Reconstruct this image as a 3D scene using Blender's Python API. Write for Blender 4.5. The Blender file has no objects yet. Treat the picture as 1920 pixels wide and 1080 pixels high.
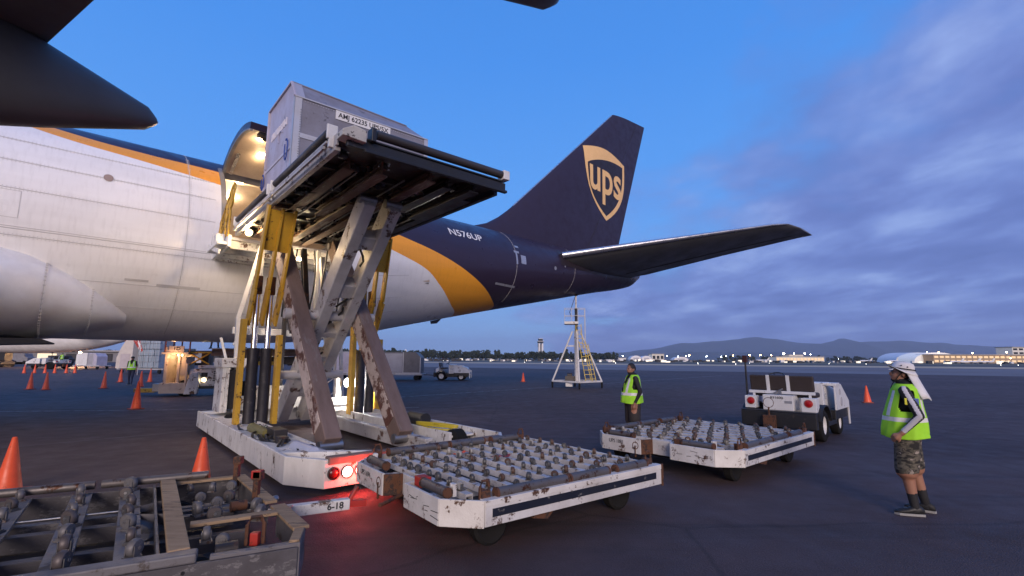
import bpy, bmesh, math, random
import numpy as np
from mathutils import Vector, Matrix, Euler
R = math.radians
random.seed(7)
scene = bpy.context.scene
COL = scene.collection

# ------------------------------------------------------------------ camera
cam_d = bpy.data.cameras.new('camera'); cam = bpy.data.objects.new('camera', cam_d)
COL.objects.link(cam); scene.camera = cam
PITCH = math.atan(132.5 / 907.0)
cam.matrix_world = Matrix.Translation((0, 0, 1.8)) @ Matrix.Rotation(math.pi / 2 + PITCH, 4, 'X') @ Matrix.Rotation(R(0.3), 4, 'Z')
cam_d.sensor_width = 36; cam_d.lens = 907 / 1920 * 36
cam_d.clip_start = 0.05; cam_d.clip_end = 40000

# ------------------------------------------------------------------ world: dusk sky with a bank of cloud
SUN_AZ, SUN_EL = 176.0, 17.0          # afterglow comes low from behind the camera
world = bpy.data.worlds.new('World'); scene.world = world; world.use_nodes = True
wn, wl = world.node_tree.nodes, world.node_tree.links
wn.clear()
def W(t, **k):
    n = wn.new(t)
    for a, b in k.items(): setattr(n, a, b)
    return n
sky = W('ShaderNodeTexSky', sky_type='NISHITA', sun_disc=False, sun_elevation=R(3.0), sun_rotation=R(SUN_AZ), air_density=1.0, dust_density=0.3, ozone_density=4.0)
tc = W('ShaderNodeTexCoord')
sep = W('ShaderNodeSeparateXYZ'); wl.new(tc.outputs['Generated'], sep.inputs[0])
def wmath(op, a, b=None, c=None):
    n = W('ShaderNodeMath', operation=op)
    for i, v in enumerate((a, b, c)):
        if v is None: continue
        if isinstance(v, (int, float)): n.inputs[i].default_value = v
        else: wl.new(v, n.inputs[i])
    return n.outputs[0]
def wmix(f, a, b, mode='MIX'):
    n = W('ShaderNodeMix', data_type='RGBA', blend_type=mode)
    for i, v in ((0, f), (6, a), (7, b)):
        if isinstance(v, (int, float)): n.inputs[i].default_value = v
        elif isinstance(v, tuple): n.inputs[i].default_value = v
        else: wl.new(v, n.inputs[i])
    return n.outputs[2]
def wramp(f, stops):
    n = W('ShaderNodeValToRGB'); e = n.color_ramp.elements
    while len(e) > 1: e.remove(e[0])
    e[0].position = stops[0][0]; e[0].color = stops[0][1]
    for p, c in stops[1:]:
        k = e.new(p); k.color = c
    wl.new(f, n.inputs[0]); return n.outputs[0]
elev = wmath('MAXIMUM', sep.outputs[2], 0.0)
# clear dusk air: pale at the horizon, strong blue above
clear = wramp(elev, [(0.0, (0.30, 0.53, 0.90, 1)), (0.10, (0.21, 0.44, 0.89, 1)), (0.30, (0.115, 0.38, 0.96, 1)), (0.55, (0.070, 0.30, 0.88, 1)), (1.0, (0.04, 0.20, 0.66, 1))])
# flat cloud deck: the direction projected to a plane overhead
den = wmath('ADD', elev, 0.16)
cx = wmath('DIVIDE', sep.outputs[0], den); cy = wmath('DIVIDE', sep.outputs[1], den)
comb = W('ShaderNodeCombineXYZ'); wl.new(cx, comb.inputs[0]); wl.new(cy, comb.inputs[1])
def wnoise(vec, scale, detail, rough, off=(0, 0, 0), sc=(1, 1, 1), rot=0, dist=0.0):
    m = W('ShaderNodeMapping'); m.inputs['Location'].default_value = off; m.inputs['Scale'].default_value = sc; m.inputs['Rotation'].default_value = (0, 0, rot)
    wl.new(vec, m.inputs[0])
    n = W('ShaderNodeTexNoise'); n.inputs['Scale'].default_value = scale; n.inputs['Detail'].default_value = detail; n.inputs['Roughness'].default_value = rough
    n.inputs['Distortion'].default_value = dist
    wl.new(m.outputs[0], n.inputs['Vector']); return n.outputs['Fac']
n1 = wnoise(comb.outputs[0], 0.95, 8, 0.55, (3.1, 1.2, 0), (1, 1, 1), 0.6, 0.1)
n2 = wnoise(comb.outputs[0], 2.6, 8, 0.56, (7.4, 2.2, 3), (1, 0.72, 1), 0.9, 0.15)
# the cloud bank lies to the right of the line of sight and low down
bank = wmath('MULTIPLY_ADD', cx, 0.62, wmath('MULTIPLY_ADD', elev, -0.95, 0.17))
cov = wmath('ADD', bank, wmath('MULTIPLY', wmath('SUBTRACT', n1, 0.5), 2.0))
cov = wmath('ADD', cov, wmath('MULTIPLY', wmath('SUBTRACT', n2, 0.5), 1.1))
hzf = W('ShaderNodeMapRange'); wl.new(elev, hzf.inputs[0]); hzf.inputs[1].default_value = 0.0; hzf.inputs[2].default_value = 0.16; hzf.inputs[3].default_value = 0.22; hzf.inputs[4].default_value = 0.0
cov = wmath('SUBTRACT', cov, hzf.outputs[0])
mask = wramp(cov, [(0.0, (0, 0, 0, 1)), (0.16, (.25, .25, .25, 1)), (0.34, (.72, .72, .72, 1)), (0.6, (.96, .96, .96, 1))])
cshade = wramp(n2, [(0.28, (0.12, 0.18, 0.49, 1)), (0.44, (0.155, 0.225, 0.58, 1)), (0.54, (0.20, 0.29, 0.68, 1)), (0.70, (0.32, 0.44, 0.84, 1))])
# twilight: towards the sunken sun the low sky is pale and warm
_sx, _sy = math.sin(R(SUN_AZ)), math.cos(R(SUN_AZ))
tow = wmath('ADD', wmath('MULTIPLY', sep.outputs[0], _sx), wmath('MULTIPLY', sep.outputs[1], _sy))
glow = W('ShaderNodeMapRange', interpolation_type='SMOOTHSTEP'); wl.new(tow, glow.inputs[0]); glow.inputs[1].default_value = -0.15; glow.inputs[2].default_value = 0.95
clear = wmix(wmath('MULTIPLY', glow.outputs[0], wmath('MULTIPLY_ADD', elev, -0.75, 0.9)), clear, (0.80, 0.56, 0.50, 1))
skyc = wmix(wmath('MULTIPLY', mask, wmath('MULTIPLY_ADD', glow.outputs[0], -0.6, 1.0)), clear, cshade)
# a share of physical twilight sky keeps the gradient real
nish = wmix(1.0, sky.outputs[0], (0.05, 0.05, 0.05, 1), 'MULTIPLY')
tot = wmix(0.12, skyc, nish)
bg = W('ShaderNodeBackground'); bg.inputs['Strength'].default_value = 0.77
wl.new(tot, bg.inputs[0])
out = W('ShaderNodeOutputWorld'); wl.new(bg.outputs[0], out.inputs[0])

# ------------------------------------------------------------------ the last warm light, low from the left
sun_d = bpy.data.lights.new('sun', 'SUN'); sun = bpy.data.objects.new('sun', sun_d); COL.objects.link(sun)
sun_d.energy = 1.65; sun_d.angle = R(26); sun_d.color = (1.0, 0.83, 0.75)
_a, _e = R(SUN_AZ), R(SUN_EL)
_d = Vector((math.sin(_a) * math.cos(_e), math.cos(_a) * math.cos(_e), math.sin(_e)))
sun.rotation_euler = _d.to_track_quat('Z', 'Y').to_euler()
vs = scene.view_settings
vs.view_transform = 'Standard'; vs.look = 'None'; vs.gamma = 1.0; vs.use_curve_mapping = False; vs.exposure = 0.55

# ------------------------------------------------------------------ mesh helpers
class B:
    """collects shapes; obj() links them as ONE mesh object"""
    def __init__(s): s.v = []; s.f = []; s.m = []; s.cur = 0
    def add(s, vs, fs):
        o = len(s.v); s.v += [tuple(p) for p in vs]
        for f in fs: s.f.append(tuple(i + o for i in f)); s.m.append(s.cur)
        return s
    def slot(s, i): s.cur = i; return s
    def box(s, c, d, rot=None):
        x, y, z = d[0] / 2, d[1] / 2, d[2] / 2
        p = [Vector((a * x, b * y, e * z)) for e in (-1, 1) for b in (-1, 1) for a in (-1, 1)]
        if rot: p = [rot @ q for q in p]
        p = [q + Vector(c) for q in p]
        return s.add(p, [(0, 2, 3, 1), (4, 5, 7, 6), (0, 1, 5, 4), (2, 6, 7, 3), (0, 4, 6, 2), (1, 3, 7, 5)])
    def b2(s, a, b):
        return s.box([(a[i] + b[i]) / 2 for i in range(3)], [abs(b[i] - a[i]) for i in range(3)])
    def beam(s, p, q, w, h, up=(0, 0, 1)):
        p, q = Vector(p), Vector(q); d = (q - p); L = d.length; d.normalize()
        u = Vector(up); sx = d.cross(u)
        if sx.length < 1e-4: sx = d.cross(Vector((0, 1, 0)))
        sx.normalize(); u = sx.cross(d)
        r = []
        for e in (p, q):
            for a, b in ((-1, -1), (1, -1), (1, 1), (-1, 1)): r.append(e + sx * a * w / 2 + u * b * h / 2)
        return s.add(r, [(3, 2, 1, 0), (4, 5, 6, 7), (0, 1, 5, 4), (1, 2, 6, 5), (2, 3, 7, 6), (3, 0, 4, 7)])
    def tube(s, p, q, r, n=12, r2=None, cap=True):
        p, q = Vector(p), Vector(q); d = (q - p).normalized(); r2 = r if r2 is None else r2
        a = d.orthogonal().normalized(); b = d.cross(a)
        vs = []
        for e, rr in ((p, r), (q, r2)):
            for i in range(n):
                t = 2 * math.pi * i / n; vs.append(e + (a * math.cos(t) + b * math.sin(t)) * rr)
        fs = [(i, (i + 1) % n, n + (i + 1) % n, n + i) for i in range(n)]
        if cap: fs += [tuple(range(n - 1, -1, -1)), tuple(range(n, 2 * n))]
        return s.add(vs, fs)
    def path(s, pts, r, n=8):
        pts = [Vector(p) for p in pts]; rings = []
        for i, p in enumerate(pts):
            d = (pts[min(i + 1, len(pts) - 1)] - pts[max(i - 1, 0)]).normalized()
            ref = Vector((0.03, 0.02, 1)) if abs(d.z) < .95 else Vector((1, 0, 0))
            a = d.cross(ref).normalized(); b = d.cross(a)
            rr = r[i] if isinstance(r, (list, tuple)) else r
            rings.append([p + (a * math.cos(2 * math.pi * k / n) + b * math.sin(2 * math.pi * k / n)) * rr for k in range(n)])
        return s.loft(rings)
    def loft(s, rings, cap=True, closed=True):
        n = len(rings[0]); vs = [p for r in rings for p in r]; fs = []
        for j in range(len(rings) - 1):
            for i in range(n if closed else n - 1):
                k = (i + 1) % n
                fs.append((j * n + i, j * n + k, (j + 1) * n + k, (j + 1) * n + i))
        if cap and closed: fs += [tuple(range(n - 1, -1, -1)), tuple(range((len(rings) - 1) * n, len(rings) * n))]
        return s.add(vs, fs)
    def lathe(s, prof, n=16, M=None):
        M = M or Matrix()
        rings = [[M @ Vector((r * math.cos(2 * math.pi * i / n), r * math.sin(2 * math.pi * i / n), z)) for i in range(n)] for r, z in prof]
        return s.loft(rings)
    def prism(s, pts, a, b, axis='y'):
        """polygon extruded along an axis from a to b; pts are the other two coordinates in order"""
        def mk(p, t):
            return {'x': (t, p[0], p[1]), 'y': (p[0], t, p[1]), 'z': (p[0], p[1], t)}[axis]
        n = len(pts); vs = [mk(p, a) for p in pts] + [mk(p, b) for p in pts]
        fs = [(i, (i + 1) % n, n + (i + 1) % n, n + i) for i in range(n)] + [tuple(range(n - 1, -1, -1)), tuple(range(n, 2 * n))]
        return s.add(vs, fs)
    def ball(s, c, r, n=12, m=8):
        r = (r, r, r) if isinstance(r, (int, float)) else r
        rings = []
        for j in range(m + 1):
            t = math.pi * j / m; q = max(math.sin(t), 1e-3)
            rings.append([(c[0] + r[0] * q * math.cos(2 * math.pi * i / n), c[1] + r[1] * q * math.sin(2 * math.pi * i / n), c[2] - r[2] * math.cos(t)) for i in range(n)])
        return s.loft(rings)
    def mesh(s, name, mats, smooth=None):
        me = bpy.data.meshes.new(name); me.from_pydata(s.v, [], s.f)
        for m in (mats if isinstance(mats, (list, tuple)) else [mats]): me.materials.append(m)
        if max(s.m, default=0) > 0: me.polygons.foreach_set('material_index', s.m)
        bm = bmesh.new(); bm.from_mesh(me); bmesh.ops.recalc_face_normals(bm, faces=bm.faces); bm.to_mesh(me); bm.free()
        if smooth is not None:
            me.shade_smooth(); me.set_sharp_from_angle(angle=R(smooth))
        me.update(); return me
    def obj(s, name, mats, parent=None, smooth=None, bevel=0):
        return link(name, s.mesh(name, mats, smooth), parent, bevel)
def link(name, data, parent=None, bevel=0, M=None):
    o = bpy.data.objects.new(name, data); COL.objects.link(o)
    if parent is not None: o.parent = parent
    if M is not None: o.matrix_local = M
    if bevel:
        b = o.modifiers.new('bevel', 'BEVEL'); b.width = bevel; b.segments = 2; b.limit_method = 'ANGLE'; b.angle_limit = R(40)
    return o
def tag(o, label, cat, group=None):
    o['label'] = label; o['category'] = cat
    if group: o['group'] = group
    return o
def thing(name, label, cat, loc=(0, 0, 0), rz=0.0, group=None):
    o = bpy.data.objects.new(name, None); COL.objects.link(o); o.empty_display_size = .2
    o.location = loc; o.rotation_euler = (0, 0, rz)
    return tag(o, label, cat, group)
def struct(o): o['kind'] = 'structure'; return o
def stuff(o): o['kind'] = 'stuff'; return o
def azrot(az):            # local +x looks along compass bearing az (0 = +Y, 90 = +X)
    return R(90 - az)
def copy_tree(o, parent=None):
    c = o.copy(); COL.objects.link(c)
    if parent is not None: c.parent = parent
    for ch in list(o.children): copy_tree(ch, c)
    return c
def text_mesh(txt, size, extrude=0.0, offset=0.0, sx=1.0, sub=0, shear=0.0):
    cu = bpy.data.curves.new('txt', 'FONT'); cu.body = txt; cu.size = size; cu.extrude = extrude; cu.offset = offset
    cu.align_x = 'CENTER'; cu.align_y = 'CENTER'; cu.resolution_u = 4; cu.shear = shear
    o = bpy.data.objects.new('txt', cu); COL.objects.link(o)
    dg = bpy.context.evaluated_depsgraph_get(); me = bpy.data.meshes.new_from_object(o.evaluated_get(dg))
    bpy.data.objects.remove(o); bpy.data.curves.remove(cu)
    bm = bmesh.new(); bm.from_mesh(me)
    for v in bm.verts: v.co.x *= sx
    if sub:
        bmesh.ops.triangulate(bm, faces=bm.faces)
        for _ in range(4):
            es = [e for e in bm.edges if e.calc_length() > sub]
            if not es: break
            bmesh.ops.subdivide_edges(bm, edges=es, cuts=1); bmesh.ops.triangulate(bm, faces=bm.faces)
    bm.to_mesh(me); bm.free(); return me
def lettering(txt, size, mat, parent, origin, xdir, ydir, name='lettering', **k):
    """flat letters lying in the plane of xdir, ydir"""
    me = text_mesh(txt, size, 0.0015, **k); me.materials.clear(); me.materials.append(mat)
    x = Vector(xdir).normalized(); y = Vector(ydir).normalized(); z = x.cross(y)
    M = Matrix((x, y, z)).transposed().to_4x4(); M.translation = Vector(origin)
    return link(name, me, parent, M=M)

# ------------------------------------------------------------------ materials
MATS = {}
def mat(name, col, rough=.5, metal=0., spot=None, spot_amt=0., spot_scale=3., grime=0.25, gscale=2., bump=0.0, bscale=60., coat=0., stretch=None, emit=0., ecol=None, spec=.5):
    """painted / bare surface: base colour, uneven grime, optional chipped or rusty spots, fine relief"""
    if name in MATS: return MATS[name]
    m = bpy.data.materials.new(name); m.use_nodes = True; MATS[name] = m
    n, l = m.node_tree.nodes, m.node_tree.links; p = n['Principled BSDF']
    p.inputs['Roughness'].default_value = rough; p.inputs['Metallic'].default_value = metal; p.inputs['Specular IOR Level'].default_value = spec
    p.inputs['Coat Weight'].default_value = coat; p.inputs['Coat Roughness'].default_value = .12
    c4 = (*col, 1)
    t = n.new('ShaderNodeTexCoord'); src = t.outputs['Object']
    if stretch:
        mp = n.new('ShaderNodeMapping'); mp.inputs['Scale'].default_value = stretch; l.new(src, mp.inputs[0]); src = mp.outputs[0]
    def noise(sc, det=6, ro=.6):
        k = n.new('ShaderNodeTexNoise'); k.inputs['Scale'].default_value = sc; k.inputs['Detail'].default_value = det; k.inputs['Roughness'].default_value = ro
        l.new(src, k.inputs['Vector']); return k.outputs['Fac']
    def mixc(f, a, b, mode='MIX'):
        k = n.new('ShaderNodeMix'); k.data_type = 'RGBA'; k.blend_type = mode
        for i, v in ((0, f), (6, a), (7, b)):
            if isinstance(v, (int, float, tuple)): k.inputs[i].default_value = v
            else: l.new(v, k.inputs[i])
        return k.outputs[2]
    def ramp(f, a, b):
        k = n.new('ShaderNodeMapRange'); k.inputs['From Min'].default_value = a; k.inputs['From Max'].default_value = b
        l.new(f, k.inputs[0]); return k.outputs[0]
    cur = c4
    if grime:
        g = ramp(noise(gscale, 8, .65), .38, .72)
        gm = n.new('ShaderNodeMath'); gm.operation = 'MULTIPLY'; gm.inputs[1].default_value = grime; l.new(g, gm.inputs[0])
        cur = mixc(gm.outputs[0], c4, (col[0] * .42, col[1] * .38, col[2] * .34, 1))
        rr = n.new('ShaderNodeMapRange'); rr.inputs['To Min'].default_value = max(rough - .08, .04); rr.inputs['To Max'].default_value = min(rough + .2, 1); l.new(g, rr.inputs[0])
        l.new(rr.outputs[0], p.inputs['Roughness'])
    if spot:
        k = ramp(noise(spot_scale, 10, .72), .64 - .24 * spot_amt, .68 - .22 * spot_amt)
        k2 = noise(spot_scale * 5, 4)
        sc = mixc(k2, (*spot, 1), (spot[0] * .35, spot[1] * .35, spot[2] * .35, 1))
        cur = mixc(k, cur, sc)
    if isinstance(cur, tuple): p.inputs['Base Color'].default_value = cur
    else: l.new(cur, p.inputs['Base Color'])
    if bump:
        b = n.new('ShaderNodeBump'); b.inputs['Strength'].default_value = bump; b.inputs['Distance'].default_value = .01
        l.new(noise(bscale, 4), b.inputs['Height']); l.new(b.outputs[0], p.inputs['Normal'])
    if emit:
        p.inputs['Emission Color'].default_value = (*(ecol or col), 1); p.inputs['Emission Strength'].default_value = emit
    return m
RUST = (.10, .035, .015)
WHITE = mat('white_paint', (.74, .74, .73), .42, spot=(.16, .09, .05), spot_amt=.12, spot_scale=4, grime=.35, bump=.1)
WHITE_W = mat('worn_white_paint', (.70, .69, .67), .5, spot=(.13, .055, .025), spot_amt=.42, spot_scale=4.5, grime=.5, bump=.25)
WHITE_S = mat('streaked_white_paint', (.70, .69, .67), .5, spot=(.10, .045, .025), spot_amt=.30, spot_scale=3.0, grime=.4, bump=.2, stretch=(1.6, 1.6, .8))
GREYW = mat('grey_white_steel', (.50, .49, .49), .45, spot=(.14, .08, .06), spot_amt=.3, spot_scale=2.5, grime=.5, bump=.2)
RUSTED = mat('rust_brown_steel', (.20, .14, .118), .65, spot=(.30, .24, .21), spot_amt=.26, spot_scale=1.5, grime=.65, gscale=1.2, bump=.3, stretch=(3, 1, .55))
RUSTY = mat('rusty_iron', (.11, .045, .022), .8, spot=(.05, .03, .025), spot_amt=.5, spot_scale=14, grime=.4, bump=.4)
YELLOW = mat('yellow_paint', (.62, .36, .03), .45, spot=(.12, .06, .02), spot_amt=.25, spot_scale=5, grime=.4, bump=.15)
STEEL = mat('steel', (.36, .36, .37), .38, .85, grime=.4, gscale=8, bump=.1)
CHROME = mat('chrome', (.75, .77, .8), .12, 1.0, grime=.1)
ROLLER = mat('dark_roller_steel', (.16, .145, .14), .5, .55, spot=RUST, spot_amt=.35, spot_scale=7, grime=.4, bump=.2)
BLACK = mat('black_paint', (.018, .018, .02), .45, grime=.2, spot=(.07, .06, .055), spot_amt=.2, spot_scale=8, bump=.1)
RUBBER = mat('rubber', (.014, .0135, .0135), .85, grime=.3, bump=.3, bscale=40, spec=.2)
DARKST = mat('greasy_dark_steel', (.05, .045, .045), .42, .4, spot=(.16, .08, .05), spot_amt=.3, spot_scale=4, grime=.5, bump=.3)
NAVY = mat('dark_blue_band', (.012, .015, .028), .5, grime=.3, spot=(.3, .29, .28), spot_amt=.1, spot_scale=9)
GREYD = mat('weathered_grey_paint', (.085, .08, .09), .6, spot=(.24, .23, .235), spot_amt=.45, spot_scale=2.6, grime=.55, bump=.35, stretch=(.7, 3, 3))
GREYP = mat('grey_plate', (.15, .145, .155), .55, spot=(.10, .08, .07), spot_amt=.4, spot_scale=4, grime=.5, bump=.25)
TANW = mat('warm_lit_timber_rail', (.36, .25, .15), .7, spot=(.2, .14, .09), spot_amt=.35, spot_scale=3, grime=.5, bump=.3, stretch=(1, 6, 6))  # warm light on the rail tops is put into the tan
REDP = mat('red_paint', (.42, .03, .02), .5, spot=RUST, spot_amt=.35, spot_scale=6, grime=.4)
ORANGE = mat('orange_plastic', (.82, .10, .025), .45, spot=(.25, .06, .03), spot_amt=.12, spot_scale=9, grime=.35, gscale=5)
INK = mat('black_ink', (.02, .02, .025), .6, grime=0)
# ------------------------------------------------------------------ ground
def asphalt():
    m = bpy.data.materials.new('asphalt'); m.use_nodes = True
    n, l = m.node_tree.nodes, m.node_tree.links; p = n['Principled BSDF']
    t = n.new('ShaderNodeTexCoord')
    def noise(sc, det=5, ro=.6):
        k = n.new('ShaderNodeTexNoise'); k.inputs['Scale'].default_value = sc; k.inputs['Detail'].default_value = det; k.inputs['Roughness'].default_value = ro
        l.new(t.outputs['Object'], k.inputs['Vector']); return k.outputs['Fac']
    def rng(f, a, b, c, d):
        k = n.new('ShaderNodeMapRange'); l.new(f, k.inputs[0])
        for i, v in enumerate((a, b, c, d)): k.inputs[i + 1].default_value = v
        return k.outputs[0]
    def mul(a, b):
        k = n.new('ShaderNodeMath'); k.operation = 'MULTIPLY'; l.new(a, k.inputs[0]); l.new(b, k.inputs[1]); return k.outputs[0]
    big = rng(noise(.12, 6, .55), .3, .7, .72, 1.25); mid = rng(noise(1.3, 6, .65), .3, .7, .85, 1.15); fine = rng(noise(90, 3, .7), .3, .7, .55, 1.5)
    f = mul(mul(big, mid), fine)
    c = n.new('ShaderNodeMix'); c.data_type = 'RGBA'; c.blend_type = 'MULTIPLY'; c.inputs[0].default_value = 1
    c.inputs[6].default_value = (.074, .052, .054, 1); cc = n.new('ShaderNodeCombineColor')
    for i in range(3): l.new(f, cc.inputs[i])
    l.new(cc.outputs[0], c.inputs[7])
    # oil stains
    st = rng(noise(.55, 3, .5), .66, .74, 0, .55)
    d = n.new('ShaderNodeMix'); d.data_type = 'RGBA'; l.new(st, d.inputs[0]); l.new(c.outputs[2], d.inputs[6]); d.inputs[7].default_value = (.022, .02, .022, 1)
    # worn lanes, tyre tracks and sealed cracks
    def stretched(sx, sy, rot, sc, det):
        mp = n.new('ShaderNodeMapping'); mp.inputs['Scale'].default_value = (sx, sy, 1); mp.inputs['Rotation'].default_value = (0, 0, rot); l.new(t.outputs['Object'], mp.inputs[0])
        k = n.new('ShaderNodeTexNoise'); k.inputs['Scale'].default_value = sc; k.inputs['Detail'].default_value = det; l.new(mp.outputs[0], k.inputs['Vector']); return k.outputs['Fac']
    cur = d.outputs[2]
    for sx, sy, rot, sc, lo, hi, amt, colr in ((.05, 1.4, R(-44), 1.0, .58, .70, .55, (.026, .023, .026, 1)), (.04, 2.2, R(28), 1.3, .60, .72, .45, (.028, .025, .028, 1)), (.12, .5, R(-44), .6, .56, .74, .5, (.088, .074, .080, 1))):
        k = n.new('ShaderNodeMix'); k.data_type = 'RGBA'; l.new(rng(stretched(sx, sy, rot, sc, 5), lo, hi, 0, amt), k.inputs[0]); l.new(cur, k.inputs[6]); k.inputs[7].default_value = colr; cur = k.outputs[2]
    vc = n.new('ShaderNodeTexVoronoi'); vc.feature = 'DISTANCE_TO_EDGE'; vc.inputs['Scale'].default_value = .16
    wp = n.new('ShaderNodeMix'); wp.data_type = 'RGBA'; wp.inputs[0].default_value = .25; l.new(t.outputs['Object'], wp.inputs[6])
    wn_ = n.new('ShaderNodeTexNoise'); wn_.inputs['Scale'].default_value = .8; l.new(t.outputs['Object'], wn_.inputs['Vector']); l.new(wn_.outputs['Color'], wp.inputs[7]); l.new(wp.outputs[2], vc.inputs['Vector'])
    k = n.new('ShaderNodeMix'); k.data_type = 'RGBA'; l.new(rng(vc.outputs['Distance'], .001, .004, .38, 0), k.inputs[0]); l.new(cur, k.inputs[6]); k.inputs[7].default_value = (.018, .017, .019, 1); cur = k.outputs[2]
    l.new(cur, p.inputs['Base Color'])
    l.new(rng(noise(2.2, 5, .6), .3, .7, .62, .88), p.inputs['Roughness'])
    p.inputs['Specular IOR Level'].default_value = .28
    b = n.new('ShaderNodeBump'); b.inputs['Strength'].default_value = .7; b.inputs['Distance'].default_value = .006
    vo = n.new('ShaderNodeTexVoronoi'); vo.inputs['Scale'].default_value = 70; l.new(t.outputs['Object'], vo.inputs['Vector'])
    l.new(vo.outputs['Distance'], b.inputs['Height']); l.new(b.outputs[0], p.inputs['Normal'])
    return m
ASPH = asphalt()
g = B(); S = 16000
g.add([(-S, -400, 0), (S, -400, 0), (S, 16000, 0), (-S, 16000, 0)], [(0, 1, 2, 3)])
ground = struct(g.obj('ground', ASPH))
def sheet(name, quad, z, m):
    b = B(); b.add([(*q, z) for q in quad], [tuple(range(len(quad)))]); return struct(b.obj(name, m))
TAXI = mat('taxiway_concrete', (.16, .145, .155), .75, grime=.3, gscale=.05)
DRY = mat('dry_grass', (.52, .41, .27), .9, grime=.5, gscale=.05)
FARL = mat('far_scrub_land', (.045, .05, .035), .9, grime=.5, gscale=.02)
e1 = Vector((117.4 + 18.1, 114.7 - 186.2)).normalized(); e0 = Vector((-18.1, 186.2)); en = Vector((-e1.y, e1.x))
def band(name, d0, d1, z, m, a=-2500, b=2500):
    q = [e0 + e1 * a + en * d0, e0 + e1 * b + en * d0, e0 + e1 * b + en * d1, e0 + e1 * a + en * d1]
    return sheet(name, q, z, m)
band('taxiway', -75, -1, .004, TAXI)
band('grass_strip', -1, 46, .008, DRY)
band('runway', 46, 110, .012, mat('runway_asphalt', (.06, .058, .06), .8, grime=.3, gscale=.05))
band('grass_field', 110, 260, .016, mat('green_brown_grass', (.13, .12, .075), .9, grime=.5, gscale=.03))
band('far_land', 260, 14000, .020, FARL, -14000, 14000)
PAINT = mat('faded_white_line', (.40, .39, .38), .7, spot=(.06, .055, .06), spot_amt=.55, spot_scale=5, grime=.4)
def line(name, a, b, w, z=.005, m=PAINT):
    a, b = Vector(a), Vector(b); d = (b - a).normalized(); k = Vector((-d.y, d.x)) * w / 2
    return sheet(name, [a - k, b - k, b + k, a + k], z, m)
line('painted_line', (-60, 9.5), (-3.4, 18.3), .08)
line('painted_line', (-9.6, 17.9), (24, 56.2), .10, .006)
line('painted_line', (-30, 58), (70, 96), .2)
# joints between paving lanes
JOINT = mat('tar_joint', (.016, .015, .016), .45, grime=.2)
for k in range(2):
    o = -16.0 * k - 3
    line('paving_joint', (-22 + o * 1.02, -6 - o * .1), (26 + o * 1.02, 44 - o * .1), .035, .003, JOINT)

# ------------------------------------------------------------------ mountains
def ridge(name, Y, prof, depth, m, seed):
    rnd = random.Random(seed); b = B(); rows = []
    nx = 150; x0, x1 = prof[0][0], prof[-1][0]
    def h(x):
        for (xa, ha), (xb, hb) in zip(prof, prof[1:]):
            if xa <= x <= xb:
                t = (x - xa) / (xb - xa); t = t * t * (3 - 2 * t); return ha + (hb - ha) * t
        return 0
    ph = [rnd.uniform(0, 6.3) for _ in range(14)]
    for j, (dy, s) in enumerate(((-depth, 0), (-depth * .75, .22), (-depth * .5, .5), (-depth * .25, .78), (0, 1.0), (depth * .4, .6), (depth, 0))):
        r = []
        for i in range(nx + 1):
            x = x0 + (x1 - x0) * i / nx
            w = sum(math.sin(x * (.0016 * 1.55 ** k) + ph[k]) / 1.45 ** k for k in range(9))
            sp = sum(math.sin(x * .004 * (1 + k) + ph[9 + k] + j * .9) for k in range(3)) * .06
            r.append((x, Y + dy + 130 * w * (s < 1), max(0, h(x) * s * (1 + sp * (s < 1)) + w * 14 * s) - 3))
        rows.append(r)
    b.loft(rows, cap=False, closed=False)
    return struct(b.obj(name, m, smooth=60))
HILL = mat('mountain_forest', (.035, .045, .035), .95, grime=.5, gscale=.002)
# px -> x at Y 9000 is (px-960)*9.92 ; one pixel of height is 9.92 m
ridge('mountain_range', 9000, [(900, 0), (1400, 60), (1900, 135), (2500, 200), (3200, 305), (3800, 330), (4500, 400), (4750, 385), (5300, 345), (5660, 320), (5900, 360), (6110, 425), (6420, 345), (7000, 350), (7250, 365), (7900, 320), (8300, 300), (9200, 265), (10500, 220), (12500, 180), (15500, 60)], 1500, HILL, 3)
ridge('foothill', 6500, [(900, 0), (1500, 35), (2300, 85), (3000, 110), (3800, 95), (4600, 70), (5400, 90), (6500, 60), (8000, 70), (10000, 0)], 900, HILL, 5)
# ------------------------------------------------------------------ the freighter: local +x aft, -y port (towards the camera)
AZ = R(46.5); PD = 20.2
plane = thing('cargo_aircraft', 'huge white, gold and dark brown jet freighter with UPS shield on its tail', 'airplane',
              (-math.cos(AZ) * PD, math.sin(AZ) * PD, 0), azrot(46.5))
def lerp_tab(tab, x):
    if x <= tab[0][0]: return tab[0][1]
    for (xa, a), (xb, b) in zip(tab, tab[1:]):
        if x <= xb:
            t = (x - xa) / (xb - xa); return a + (b - a) * t
    return tab[-1][1]
def sm_tab(tab):       # monotone-ish cubic through the table
    xs = [p[0] for p in tab]; ys = [p[1] for p in tab]; n = len(xs)
    ms = []
    for i in range(n):
        if i == 0 or i == n - 1: ms.append(0 if n < 3 else ((ys[1] - ys[0]) / (xs[1] - xs[0]) if i == 0 else (ys[-1] - ys[-2]) / (xs[-1] - xs[-2])))
        else:
            a = (ys[i] - ys[i - 1]) / (xs[i] - xs[i - 1]); b = (ys[i + 1] - ys[i]) / (xs[i + 1] - xs[i])
            ms.append(0 if a * b <= 0 else 2 * a * b / (a + b))
    def f(x):
        if x <= xs[0]: return ys[0]
        if x >= xs[-1]: return ys[-1]
        for i in range(n - 1):
            if x <= xs[i + 1]:
                h = xs[i + 1] - xs[i]; t = (x - xs[i]) / h
                return ((1 + 2 * t) * (1 - t) ** 2 * ys[i] + t * (1 - t) ** 2 * h * ms[i] + t * t * (3 - 2 * t) * ys[i + 1] + t * t * (t - 1) * h * ms[i + 1])
    return f
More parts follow.
